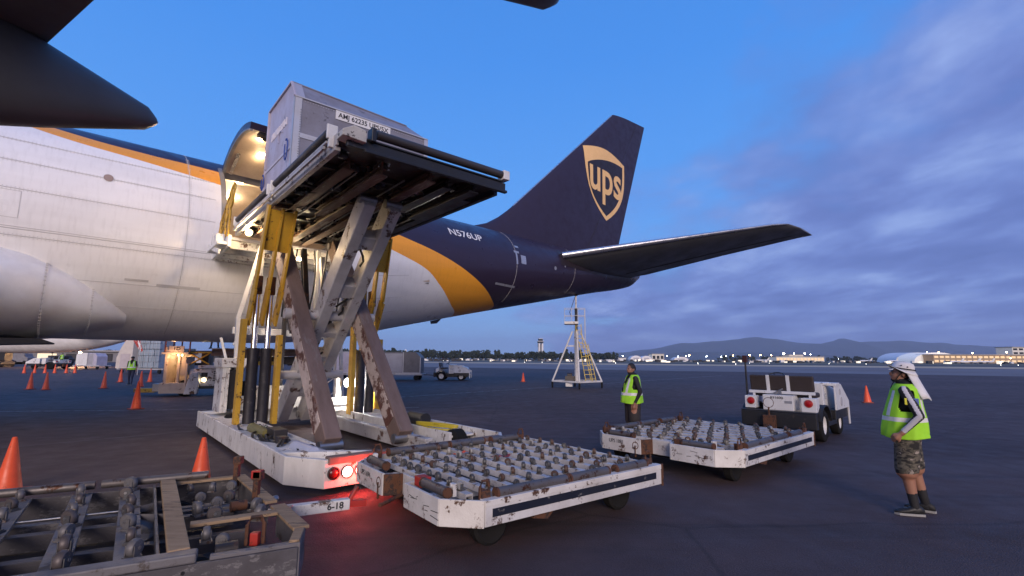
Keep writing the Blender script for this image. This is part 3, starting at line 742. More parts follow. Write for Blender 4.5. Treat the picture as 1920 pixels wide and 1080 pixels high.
part('hose_reel', mat('yellow_hose', (.5, .40, .03), .5, grime=.3), lambda b: [b.path([(XR - .45 + .18 * math.cos(t + q), 1.0 + .5 * math.sin(t), .44 + .03 * q) for t in np.linspace(0, 6.0, 18)], .018, 6) for q in range(3)], 0, 60)
part('motor_housing', BLACK, lambda b: (b.tube((XR - .35, 1.6, .52), (XR - .35, 2.2, .52), .13, 14), b.box((XR - .36, 2.4, .5), (.26, .3, .22))), 0, 40)
# tail lamps
LAMPR = mat('red_lamp', (1, .15, .1), .3, emit=22, ecol=(1, .10, .06), grime=0); LAMPRD = mat('red_lens_unlit', (.12, .01, .01), .2, grime=.1)
LAMPC = mat('lamp_core', (1, .9, .85), .3, emit=14, ecol=(1, .42, .32), grime=0)
for i in range(3):
    x = XL + .46 + i * .185
    b = B(); M = Matrix.Translation((x, YN - .012, .285)) @ Matrix.Rotation(R(90), 4, 'X')
    b.lathe([(.083, -.02), (.083, .012), (.07, .016), (.068, -.01)], 24, M); ring = b.obj('lamp_rim', DARKST, loader, 40)
    b = B(); b.lathe([(.068, -.005), (.055, .012), (.03, .022), (.002, .025)], 24, M); b.obj('tail_lamp', LAMPRD if i == 0 else LAMPC, loader, 60)
    if i: point('tail_lamp_light', (x, YN - .12, .28), 10, (1, .045, .03), loader, .05)
# scissor arms
def arm(name, m, x, p, q, w=.26, h=.40):
    b = B(); b.beam((x, *p), (x, *q), w, h, (1, 0, 0) if False else (0, 0, 1)); o = b.obj(name, m, loader, bevel=.02)
    for e in (p, q): b = B(); b.tube((x - w / 2 - .05, *e), (x + w / 2 + .05, *e), .09, 16); b.obj('pivot_pin', STEEL, o, 40)
    return o
BN, BT = (1.02, .30), (5.1, 4.72)
for x in (-1.16, .22):
    a = arm('scissor_arm', RUSTED, x, BN, BT, .30, .42)
    b = B()
    for k in range(9):
        t = .12 + .09 * k; y = BN[0] + (BT[0] - BN[0]) * t; z = BN[1] + (BT[1] - BN[1]) * t
        b.box((x - .155, y - .12, z + .12), (.035, .06, .07))
    b.obj('weld_lug', RUSTED, a)
    b = B(); b.beam((x - .157, BN[0] + .25, BN[1] + .27), (x - .157, BT[0] - .25, BT[1] - .27), .012, .36, (0, 0, 1)); b.obj('side_plate', mat('warm_lit_peeling_white', (.60, .50, .44), .55, spot=(.17, .07, .05), spot_amt=.6, spot_scale=2.5, grime=.45, bump=.2), a)  # warm light on the arm's left face is put into this plate's tint
AN, AT = (5.75, .36), (1.15, 4.84)
inner = []
for x in (-.66, -.12): inner.append(arm('scissor_arm', GREYW, x, AN, AT, .24, .44))
for t, w in ((.16, .30), (.34, .16), (.46, .16), (.66, .34), (.86, .30)):
    y = AN[0] + (AT[0] - AN[0]) * t; z = AN[1] + (AT[1] - AN[1]) * t; d = Vector((0, AT[0] - AN[0], AT[1] - AN[1])).normalized()
    b = B(); b.box((-.39, y, z), (.32, w, .34), Matrix(((1, 0, 0), (0, d.y, -d.z), (0, d.z, d.y)))); b.obj('arm_tie_plate', GREYW, loader, bevel=.01)
for t in (.30, .52, .60, .78):
    y = AN[0] + (AT[0] - AN[0]) * t; z = AN[1] + (AT[1] - AN[1]) * t - .1
    b = B(); b.path([(-.39 + .1 * math.sin(k + t * 9), y - .1 * k, z + .09 * k - .04) for k in range(5)], .025, 6); b.obj('hydraulic_hose', BLACK, loader, 60)
part('pivot_tube', GREYW, lambda b: b.tube((-1.45, 3.24, 2.72), (.52, 3.24, 2.72), .11, 20), 0, 40)
part('cross_tube', GREYW, lambda b: b.tube((-1.15, 4.4, 1.4), (.3, 4.4, 1.4), .10, 20), 0, 40)
# rear scissor pair, behind the front ones, dark
for x, p, q in ((-.95, (6.3, 4.7), (4.3, 2.4)), (-.35, (5.9, 4.7), (5.2, 2.6)), (.25, (6.2, 4.6), (5.4, 2.2))):
    b = B(); b.beam((x, *p), (x, *q), .12, .16); b.obj('brace_bar', [DARKST, RUSTED, GREYW][int(x * 10) % 3], loader, bevel=.008)
for k in range(7):
    x = -.9 + .22 * k
    b = B(); b.path([(x + .05 * math.sin(k * 2 + i), 5.3 + .2 * math.sin(k), 4.6 - i * .36) for i in range(6 + k % 4)], .02, 6); b.obj('hydraulic_hose', BLACK, loader, 60)
# lift cylinders, yellow yokes and guard posts on each side
def lift_set(x0, y, sgn, ytop):
    xs3 = [x0, x0 + .27, x0 + .54]
    for i in (0, 1):
        x = (xs3[i] + xs3[i + 1]) / 2
        part('lift_cylinder', mat('black_cylinder_sleeve', (.020, .018, .024), .55, grime=.3, spot=(.09, .08, .08), spot_amt=.2, spot_scale=10, bump=.2), lambda b: (b.tube((x, y, .36), (x, y + .04, 1.98), .115, 22), b.tube((x, y + .04, 1.9), (x, y + .04, 2.0), .125, 22)), 0, 40)
        part('cylinder_rod', CHROME, lambda b: b.tube((x, y + .04, 1.98), (x, y + .10, 3.35), .06, 18), 0, 40)
        part('rod_clevis', RUSTY, lambda b: b.box((x, y + .10, 3.40), (.16, .2, .42)), .02)
    # yoke: three flat straps that lean in to the platform, joined by a wide plate at the top
    for i, x in enumerate(xs3):
        b = B(); b.beam((x, y + .14, 2.55), (x, y - .25, 3.30), .05, .30, (0, 1, 0)); b.beam((x, y - .25, 3.30), (x + .02, ytop, 5.02), .05, .20, (0, 1, 0)); b.obj('yoke_strap', YELLOW, loader, bevel=.006)
    b = B(); p, q = Vector((x0 + .27, y - .25 + (ytop - y + .25) * .46, 3.30 + 1.72 * .46)), Vector((x0 + .29, ytop - .03, 4.92)); b.beam(p, q, .54, .03, (0, 1, 0)); b.obj('yoke_plate', YELLOW, loader, bevel=.004)
    b = B(); b.box((x0 + .29, ytop, 5.0), (.4, .34, .08)); b.obj('yoke_bracket', RUSTY, loader, bevel=.01)
    for x, zt in ((x0 - .10, 2.62), (x0 + .64, 2.30)):
        b = B(); b.b2((x - .05, y - .10, .36), (x + .05, y + .02, zt)); b.b2((x - .05, y + .02, .36), (x - .035, y + .12, zt)); b.obj('guard_post', YELLOW, loader, bevel=.006)
lift_set(-1.90, 4.18, -1, 3.35)
lift_set(.86, 4.9, 1, 4.35)
# raised platform
PX0, PX1, PY0, PY1, PZ = -1.87, 1.37, -.60, 6.75, 5.02
part('platform_deck', DARKST, lambda b: b.b2((PX0 + .06, PY0 + .1, 5.13), (PX1 - .06, PY1, 5.19)))
for x in (PX0, PX1 - .09): part('platform_side_beam', GREYW if x < 0 else DARKST, lambda b: (b.b2((x, PY0 + .25, PZ - .02), (x + .09, PY1, PZ + .05)), b.b2((x + (.0 if x < 0 else .05), PY0 + .2, PZ + .05), (x + (.04 if x < 0 else .09), PY1, PZ + .24))), .006)
part('platform_end_beam', BLACK, lambda b: (b.b2((PX0 + .1, PY0, PZ), (PX1, PY0 + .07, PZ + .16)), b.b2((PX0 + .35, PY0 - .06, PZ - .05), (PX1, PY0 + .02, PZ + .0)), b.b2((PX0 + .35, PY0 - .03, PZ + .16), (PX1 - .1, PY0 + .12, PZ + .19))), .008)
ROLLD = mat('dark_rubber_roller', (.045, .040, .040), .5, grime=.4, bump=.1)
part('edge_roller', ROLLD, lambda b: b.tube((PX0 + .55, PY0 - .02, PZ + .30), (PX1 - .12, PY0 - .02, PZ + .30), .075, 20), 0, 40)
part('edge_roller', ROLLD, lambda b: b.tube((PX0 - .02, PY0 + .45, PZ + .33), (PX0 - .02, 2.9, PZ + .33), .07, 20), 0, 40)
part('edge_roller', ROLLD, lambda b: b.tube((PX0 - .02, 3.35, PZ + .33), (PX0 - .02, 6.4, PZ + .33), .07, 20), 0, 40)
for y in (PY0 + .36, 3.0, 3.27, 6.48): part('roller_bracket', WHITE, lambda b: (b.box((PX0 - .02, y, PZ + .30), (.17, .05, .24)), b.box((PX0 - .02, y, PZ + .12), (.10, .07, .16))), .012)
part('side_rail', GREYW, lambda b: (b.b2((PX0 - .06, PY0 + .5, PZ + .16), (PX0 - .02, 6.5, PZ + .20)), b.b2((PX0 - .10, PY0 + .5, PZ + .05), (PX0 - .06, 6.5, PZ + .10))), .004)
part('corner_block', mat('cream_block', (.60, .57, .50), .55, grime=.5, spot=(.1, .08, .06), spot_amt=.35, spot_scale=6), lambda b: b.prism([(PX0 - .02, PZ + .10), (PX0 + .36, PZ + .08), (PX0 + .36, PZ + .27), (PX0 + .16, PZ + .31), (PX0 - .02, PZ + .20)], PY0 - .10, PY0 + .16), .012)
part('corner_block', WHITE, lambda b: b.b2((PX1 - .12, PY0 - .1, PZ + .2), (PX1 + .03, PY0 + .1, PZ + .38)), .012)
part('corner_bracket', BLACK, lambda b: b.b2((PX0 + .44, PY0 - .1, PZ + .14), (PX0 + .52, PY0 + .08, PZ + .37)), .012)
# under the platform: long rusty joists, cross joists, drive units
JO = mat('rusty_joist', (.15, .085, .055), .6, spot=(.34, .29, .25), spot_amt=.35, spot_scale=2.5, grime=.6, bump=.3, stretch=(3, .5, 3))
for x, y0, y1, z in ((-1.42, .2, 6.5, 4.98), (-.98, -.15, 2.9, 4.88), (-.62, 1.9, 6.5, 4.94), (-.15, -.35, 1.15, 4.92), (-.20, 1.4, 6.5, 4.95), (.30, -.2, 2.6, 4.95), (.72, -.45, 1.9, 4.90), (.42, 2.7, 6.5, 4.92), (1.02, .2, 6.4, 4.96)):
    b = B(); b.b2((x - .10, y0, z - .02), (x + .10, y1, z + .01)); b.b2((x - .02, y0, z + .01), (x + .02, y1, 5.13)); b.b2((x - .08, y0, z + .10), (x + .08, y1, z + .12)); b.obj('platform_joist', JO if int(x * 50) % 3 else DARKST, loader, bevel=.003)
for y in (.6, 1.75, 3.1, 4.2, 5.4, 6.4):
    b = B(); b.b2((PX0 + .1, y - .05, 5.04), (PX1 - .1, y + .05, 5.128)); b.obj('platform_cross_joist', DARKST, loader, bevel=.003)
for x, y0, y1 in ((-.38, .2, 4.6), (.05, .4, 5.2), (-1.2, .4, 4.5), (.55, .3, 5.0), (.9, .5, 4.8)):
    b = B(); b.tube((x, y0, 5.03), (x + .03, y1, 5.01), .018, 8); b.obj('hydraulic_pipe', STEEL, loader, 40)
rnd = random.Random(12)
dr = B(); dr.tube((-.07, 0, -.05), (.07, 0, -.05), .07, 14); dr.slot(1).tube((-.10, 0, -.05), (-.07, 0, -.05), .035, 10); dr.box((.05, .09, -.02), (.1, .08, .1)); dr.box((0, 0, .03), (.24, .12, .03))
drm = dr.mesh('drive_roller', [BLACK, CHROME], 40)
for k in range(74):
    x = rnd.uniform(PX0 + .2, PX1 - .18); y = rnd.uniform(PY0 + .3, 6.3)
    link('drive_roller', drm, loader, M=Matrix.Translation((x, y, 5.10)) @ Matrix.Rotation(rnd.choice((0, 90, 20, -35)) * math.pi / 180, 4, 'Z') @ Matrix.Scale(rnd.uniform(.7, 1.15), 4))
for k in range(26):
    x = rnd.uniform(PX0 + .25, PX1 - .3); y = rnd.uniform(PY0 + .4, 5.8); q = rnd.uniform(-.6, .6); L_ = rnd.uniform(.3, .9); a_ = rnd.uniform(-.8, .8)
    b = B(); b.path([(x + math.sin(a_) * t * L_ + .04 * math.sin(9 * t + k), y + math.cos(a_) * t * L_, 5.03 - .16 * math.sin(math.pi * t) * abs(q) - .02) for t in np.linspace(0, 1, 7)], .014, 6); b.obj('hydraulic_hose', BLACK, loader, 60)
rm = B(); rm.tube((-1.42, 0, 0), (1.3, 0, 0), .045, 12); rmm = rm.mesh('deck_roller', STEEL, 40)
for k in range(24): link('deck_roller', rmm, loader, M=Matrix.Translation((-.2, PY0 + .55 + k * .28, 5.235)))
# bridge platform that reaches the door
part('bridge_deck', GREYW, lambda b: b.b2((PX0 - .05, 6.95, 4.92), (PX1, 9.45, 5.0)))
part('bridge_side_beam', WHITE, lambda b: (b.b2((PX0 - .12, 6.9, 4.72), (PX0 - .04, 9.4, 5.04)), b.b2((PX1, 6.9, 4.72), (PX1 + .08, 9.4, 5.04))))
for y in (7.1, 7.9, 8.7, 9.3): part('bridge_cross_beam', WHITE_W, lambda b: b.b2((PX0 - .04, y - .06, 4.70), (PX1, y + .06, 4.92)))
part('bridge_console', WHITE, lambda b: (b.b2((PX0 - .35, 7.0, 4.78), (PX0 - .12, 8.6, 4.86)), b.b2((PX0 - .34, 7.3, 4.86), (PX0 - .14, 7.7, 5.12)), b.b2((PX0 - .30, 8.1, 4.86), (PX0 - .16, 8.3, 5.3)), b.beam((PX0 - .3, 6.9, 4.55), (PX0 - .3, 8.7, 5.0), .05, .12)), .012)
part('bumper_pad', RUBBER, lambda b: b.b2((PX0 + .1, 9.45, 4.80), (PX1 - .1, 9.58, 5.02)), .02)
rl = B()
for p, q in (((6.95, 5.0), (6.95, 6.30)), ((7.45, 5.0), (7.45, 6.0)), ((8.1, 5.0), (8.1, 5.65))): rl.tube((PX0 - .12, p[0], p[1]), (PX0 - .12, q[0], q[1]), .028, 8)
rl.path([(PX0 - .12, 6.60, 6.22), (PX0 - .12, 6.62, 6.40), (PX0 - .12, 6.95, 6.33), (PX0 - .12, 8.2, 5.62), (PX0 - .12, 8.28, 5.35)], .030, 8)
rl.path([(PX0 - .12, 6.60, 6.22), (PX0 - .12, 6.68, 5.92), (PX0 - .12, 7.0, 5.70), (PX0 - .12, 8.25, 5.15)], .026, 8)
rl.path([(PX0 - .12, 6.95, 6.02), (PX0 - .12, 8.2, 5.38)], .02, 8)
rl.obj('guard_rail', YELLOW, loader, 50)
for k in range(4):
    b = B(); b.tube((PX0 - .12, 7.0 + .13 * k, 5.75), (PX0 - .12, 7.0 + .13 * k, 6.08), .012, 6); b.obj('rail_infill', YELLOW, loader, 50)
part('bridge_leg', WHITE, lambda b: (b.beam((-1.32, 6.15, 4.75), (-1.72, 6.25, 2.76), .10, .10), b.beam((-1.72, 6.25, 2.80), (-1.63, 6.25, .46), .11, .10)))
part('bridge_leg', GREYW, lambda b: (b.beam((1.3, 6.9, 4.75), (1.3, 7.25, 2.6), .10, .08), b.beam((1.3, 7.25, 2.6), (1.3, 6.8, .46), .10, .08)))
part('bridge_brace', WHITE, lambda b: (b.beam((-1.7, 6.6, 2.1), (-1.3, 6.6, 2.7), .08, .08), b.beam((-1.7, 6.9, 2.5), (.9, 6.8, 2.45), .14, .18), b.beam((-1.7, 6.8, 1.4), (-1.95, 6.9, 2.3), .06, .06)))
for x in (-1.2, -.5, .3): part('mast_post', [GREYW, WHITE, DARKST][int(x * 3) % 3], lambda b: b.b2((x - .05, 6.6, .46), (x + .05, 6.7, 4.9)))
part('mast_lattice', GREYW, lambda b: [(b.beam((.72, 6.75, .5), (.72, 6.75, 4.9), .05, .05), b.beam((1.02, 6.75, .5), (1.02, 6.75, 4.9), .05, .05))] + [b.beam((.72, 6.75, .6 + .42 * k), (1.02, 6.75, .8 + .42 * k), .03, .03) for k in range(10)], .004)
# cabinet at the far left corner, engine housing, driver's post
cab = part('control_cabinet', WHITE_W, lambda b: (b.b2((-2.00, 6.0, .47), (-1.92, 6.9, 1.62)), b.b2((-1.64, 6.0, .47), (-1.56, 6.9, 1.62)), b.b2((-2.04, 5.95, 1.55), (-1.46, 6.95, 1.78)), b.b2((-1.92, 6.8, .47), (-1.64, 6.9, 1.6)), b.b2((-1.92, 6.02, .47), (-1.84, 6.1, 1.6))), .02)
part('cabinet_slot', BLACK, lambda b: b.b2((-1.83, 6.1, .55), (-1.65, 6.2, 1.5)), .005, None, cab)
part('engine_housing', WHITE_W, lambda b: (b.b2((-1.1, 6.25, .47), (.2, 6.9, 1.05)), b.tube((.30, 6.3, .6), (.55, 6.3, .6), .42, 24), b.b2((-1.5, 6.4, .46), (-1.15, 6.8, .8))), .015, 40)
part('lamp_post', WHITE, lambda b: (b.b2((.62, 5.55, .47), (.76, 5.7, 1.45)), b.b2((.42, 5.5, .55), (1.15, 5.6, .75)), b.b2((.4, 5.45, .40), (1.2, 5.8, .50))), .01)
# driver's headlight facing the camera
lampw = mat('white_lamp', (1, .97, .92), .2, emit=90, ecol=(1, .93, .84), grime=0)
b = B(); M = Matrix.Translation((.90, 5.42, 1.14)) @ Matrix.Rotation(R(90), 4, 'X')
b.lathe([(.02, -.16), (.13, -.14), (.15, 0), (.145, .015), (.13, .0)], 20, M); b.obj('headlamp_housing', BLACK, loader, 40)
b = B(); b.lathe([(.13, -.01), (.08, .012), (.002, .016)], 20, M); b.obj('headlamp_lens', lampw, loader, 60)
point('headlamp_light', (.90, 5.2, 1.14), 95, (1, .92, .85), loader, .08)
# work lamp below the platform edge, aimed at the door sill
b = B(); M = Matrix.Translation((-1.72, 5.86, 4.93)) @ Matrix.Rotation(R(90), 4, 'X') @ Matrix.Rotation(R(-35), 4, 'Y')
b.lathe([(.02, -.14), (.08, -.12), (.105, 0), (.10, .012), (.085, .0)], 20, M); b.obj('work_lamp_housing', BLACK, loader, 40)
b = B(); b.lathe([(.088, -.01), (.05, .014), (.002, .018)], 20, M); b.obj('work_lamp_lens', mat('warm_work_lamp', (1, .85, .6), .2, emit=80, ecol=(1, .78, .45), grime=0), loader, 60)
point('work_lamp_light', (-1.80, 5.62, 4.86), 110, (1, .68, .34), loader, .07)
point('underside_fill_light', (-.3, 6.4, 4.45), 45, (1, .74, .45), loader, .07)  # warm fill lamp added to brighten the platform underside
b = B(); b.box((-.3, 6.4, 4.53), (.14, .1, .06)); b.obj('underside_fill_lamp', LAMPW, loader)

# ------------------------------------------------------------------ container standing on the platform
uld = thing('air_cargo_container', 'grey panelled air cargo container AMJ 62235 standing on the raised platform', 'container',
            (-1.57, 8.61, 0), LZ)
CX0, CX1, CY0, CY1, CZ0, CZ1, CZ2 = -1.78, 1.34, 2.38, 4.42, 5.285, 7.13, 7.58
PAN = mat('grey_blue_panel', (.225, .225, .275), .45, grime=.5, gscale=2.2, bump=.35, bscale=3.5, spot=(.12, .12, .14), spot_amt=.12, spot_scale=6)
PANL = mat('lavender_panel', (.47, .44, .53), .45, grime=.4, gscale=2.2, bump=.3, bscale=3.5, spot=(.28, .27, .32), spot_amt=.12, spot_scale=6)
ALU = mat('container_aluminium', (.58, .58, .60), .42, .5, grime=.3)
b = B(); b.b2((CX0 - .02, CY0 - .02, CZ0), (CX1 + .02, CY1 + .02, CZ0 + .08)); b.obj('base_pallet', ALU, uld, bevel=.01)
b = B(); b.b2((CX0 + .03, CY0 + .012, CZ0 + .08), (CX1 - .03, CY0 + .03, CZ1)); b.obj('side_panel', PAN, uld)
b = B(); b.add([(CX0 + .03, CY0 + .01, CZ1), (CX1 - .03, CY0 + .01, CZ1), (CX1 - .33, CY0 + .52, CZ2), (CX0 + .03, CY0 + .33, CZ2)], [(0, 1, 2, 3)]); b.obj('bevel_panel', PAN, uld)
b = B(); b.add([(CX0 + .012, CY0 + .03, CZ0 + .08), (CX0 + .012, CY1 - .03, CZ0 + .08), (CX0 + .012, CY1 - .03, CZ2 - .02), (CX0 + .012, CY0 + .33, CZ2 - .02), (CX0 + .012, CY0 + .03, CZ1)], [(0, 1, 2, 3, 4)]); b.obj('end_panel', PANL, uld)
b = B(); b.add([(CX1 - .012, CY0 + .03, CZ0 + .08), (CX1 - .012, CY1, CZ0 + .08), (CX1 - .33, CY1, CZ2 - .02), (CX1 - .33, CY0 + .5, CZ2 - .02), (CX1 - .012, CY0 + .03, CZ1)], [(0, 1, 2, 3, 4)]); b.obj('end_panel', PAN, uld)
b = B(); b.add([(CX0, CY0 + .33, CZ2), (CX1 - .33, CY0 + .52, CZ2), (CX1 - .33, CY1, CZ2), (CX0, CY1, CZ2)], [(0, 1, 2, 3)]); b.add([(CX0, CY1, CZ0), (CX1, CY1, CZ0), (CX1 - .33, CY1, CZ2), (CX0, CY1, CZ2)], [(0, 1, 2, 3)]); b.obj('roof_panel', PAN, uld)
def edge(p, q, w=.09, t=.03, m=ALU):
    b = B(); b.beam(p, q, w, t); b.obj('edge_rail', m, uld, bevel=.005)
b = B(); b.b2((CX0 - .004, CY0 - .004, CZ0 + .08), (CX0 + .14, CY0 + .006, CZ1)); b.b2((CX0 - .004, CY0 - .004, CZ0 + .08), (CX0 + .006, CY0 + .10, CZ1)); b.obj('edge_rail', ALU, uld)
b = B(); b.b2((CX1 - .10, CY0 - .004, CZ0 + .08), (CX1 + .004, CY0 + .006, CZ1)); b.obj('edge_rail', ALU, uld)
edge((CX0, CY0, CZ1), (CX1, CY0, CZ1), .03, .03)
b = B(); b.add([(CX0 - .004, CY0 - .006, CZ1), (CX0 + .2, CY0 - .006, CZ1), (CX0 + .2, CY0 + .33, CZ2 + .006), (CX0 - .004, CY0 + .32, CZ2 + .006)], [(0, 1, 2, 3)]); b.obj('corner_gusset', mat('pale_gusset', (.45, .45, .52), .45, .3, grime=.3), uld)
edge((CX0, CY0 + .33, CZ2), (CX1 - .33, CY0 + .52, CZ2), .05, .03, PAN)
edge((CX0, CY0 + .33, CZ2), (CX0, CY1, CZ2), .05, .04, PANL)
edge((CX0, CY0, CZ1), (CX0, CY0 + .33, CZ2), .05, .04, PANL); edge((CX0, CY1, CZ0), (CX0, CY1, CZ2), .05, .05, PANL)
b = B(); b.b2((CX0 - .003, CY0 + .03, CZ0 + .74), (CX0 + .011, CY1 - .02, CZ0 + .80)); b.obj('mid_rail', mat('pale_rail', (.66, .62, .66), .45, .3, grime=.3), uld)
b = B(); b.b2((CX0 + .14, CY0 - .003, CZ0 + .98), (CX1 - .1, CY0 + .011, CZ0 + 1.08)); b.obj('mid_rail', ALU, uld)
rv = B()
for k in range(28): rv.box((CX0 + .125, CY0 - .006, CZ0 + .14 + k * .053), (.014, .008, .014))
rv.obj('rivet_row', BLACK, uld)
rv = B()
for k in range(54): rv.box((CX0 + .2 + k * .054, CY0 - .002, CZ1 - .06), (.012, .008, .012)); rv.box((CX0 + .2 + k * .054, CY0 - .006, CZ0 + 1.03), (.012, .008, .012))
for k in range(30): rv.box((CX1 - .13, CY0 + .004, CZ0 + .12 + k * .055), (.012, .008, .012))
stuff(rv.obj('rivet_row', ALU, uld))
for x in (CX0 + 1.1, CX0 + 2.1):
    b = B(); b.b2((x - .03, CY0 - .001, CZ0 + .09), (x + .03, CY0 + .013, CZ0 + .97)); b.obj('panel_post', ALU, uld)
b = B(); b.add([(-.94, CY0 - .004, 6.91), (.34, CY0 - .004, 6.91), (.34, CY0 - .004, 7.11), (-.94, CY0 - .004, 7.11)], [(0, 1, 2, 3)]); plate = b.obj('number_plate', mat('white_sticker', (.72, .72, .72), .5, grime=.15), uld)
lettering('AMJ 62235 UPS/5X', .155, INK, plate, (-.30, CY0 - .008, 7.01), (1, 0, 0), (0, 0, 1), sx=.95, offset=.002)
pr = B(); prr = random.Random(9)              # worn, no longer legible row of letters
for k in range(9):
    yy = CY0 + 1.62 - k * .135; h_ = .17
    pr.b2((CX0 - .002, yy, CZ0 + 1.42), (CX0 + .0115, yy + .025, CZ0 + 1.42 + h_)); pr.b2((CX0 - .002, yy + .07, CZ0 + 1.42), (CX0 + .0115, yy + .092, CZ0 + 1.42 + h_ * prr.choice((.5, 1))))
    pr.b2((CX0 - .002, yy + .025, CZ0 + 1.42 + prr.choice((0, .07, .145))), (CX0 + .0115, yy + .07, CZ0 + 1.445 + prr.choice((0, .07, .12))))
pr.obj('worn_lettering', mat('pale_print', (.68, .66, .72), .5, grime=.2), uld)
b = B(); b.path([(CX0 + .004, CY0 + .95 - .14 * math.cos(t), CZ0 + 1.28 + .13 * math.sin(t)) for t in np.linspace(.5, 4.2, 12)], .014, 5); b.obj('emblem', mat('faded_print', (.36, .36, .48), .5, grime=.2), uld)
STRAP = mat('blue_strap', (.03, .07, .32), .6, grime=.2)
for yy, zz, L_ in ((CY0 + .30, CZ0 + .98, .42), (CY1 + .04, CZ0 + .72, .34)):
    b = B(); b.path([(CX0 - .03, yy + .10 * math.cos(t) , zz - L_ * .5 + L_ * .55 * math.sin(t)) for t in np.linspace(math.pi * .35, math.pi * 2.2, 20)], .013, 6); b.obj('strap', STRAP, uld, 60)
# ------------------------------------------------------------------ roller-deck dollies
def caster_mesh(name, wheel_m, fork_m, r=.052):
    b = B()
    b.slot(1).box((0, 0, .008), (.085, .085, .014)); b.box((-.030, .01, .045), (.006, .05, .075)); b.box((.030, .01, .045), (.006, .05, .075)); b.box((0, -.012, .018), (.06, .05, .008))
    b.slot(0)
    M = Matrix.Translation((0, .025, .062)) @ Matrix.Rotation(R(90), 4, 'Y')
    b.lathe([(.012, -.026), (r * .86, -.024), (r, -.014), (r, .014), (r * .86, .024), (.012, .026)], 14, M)
    b.slot(2).tube((-.036, .025, .062), (.036, .025, .062), .012, 8)
    return b.mesh(name, [wheel_m, fork_m, STEEL], 40)
CW = mat('grey_caster_wheel', (.085, .085, .088), .45, .3, grime=.5, gscale=20); CF = mat('caster_fork', (.20, .195, .19), .42, .6, spot=RUST, spot_amt=.35, spot_scale=18, grime=.5)
CWB = mat('brown_caster_wheel', (.09, .05, .035), .6, grime=.5, gscale=20)
CASTERS = [caster_mesh('caster', CW, CF), caster_mesh('caster', CWB, CF), caster_mesh('caster', mat('pale_caster_wheel', (.34, .33, .31), .5, grime=.5, gscale=20), CF)]
DW = mat('dolly_white_paint', (.66, .65, .64), .5, spot=(.11, .05, .028), spot_amt=.30, spot_scale=4.5, grime=.6, bump=.2)
DR = mat('dolly_chipped_white', (.70, .68, .65), .55, spot=(.12, .052, .024), spot_amt=.40, spot_scale=5.5, grime=.5, bump=.3)
SLATM = mat('grimy_white_slat', (.60, .59, .60), .5, spot=(.12, .07, .05), spot_amt=.35, spot_scale=6, grime=.75, gscale=3, bump=.2)
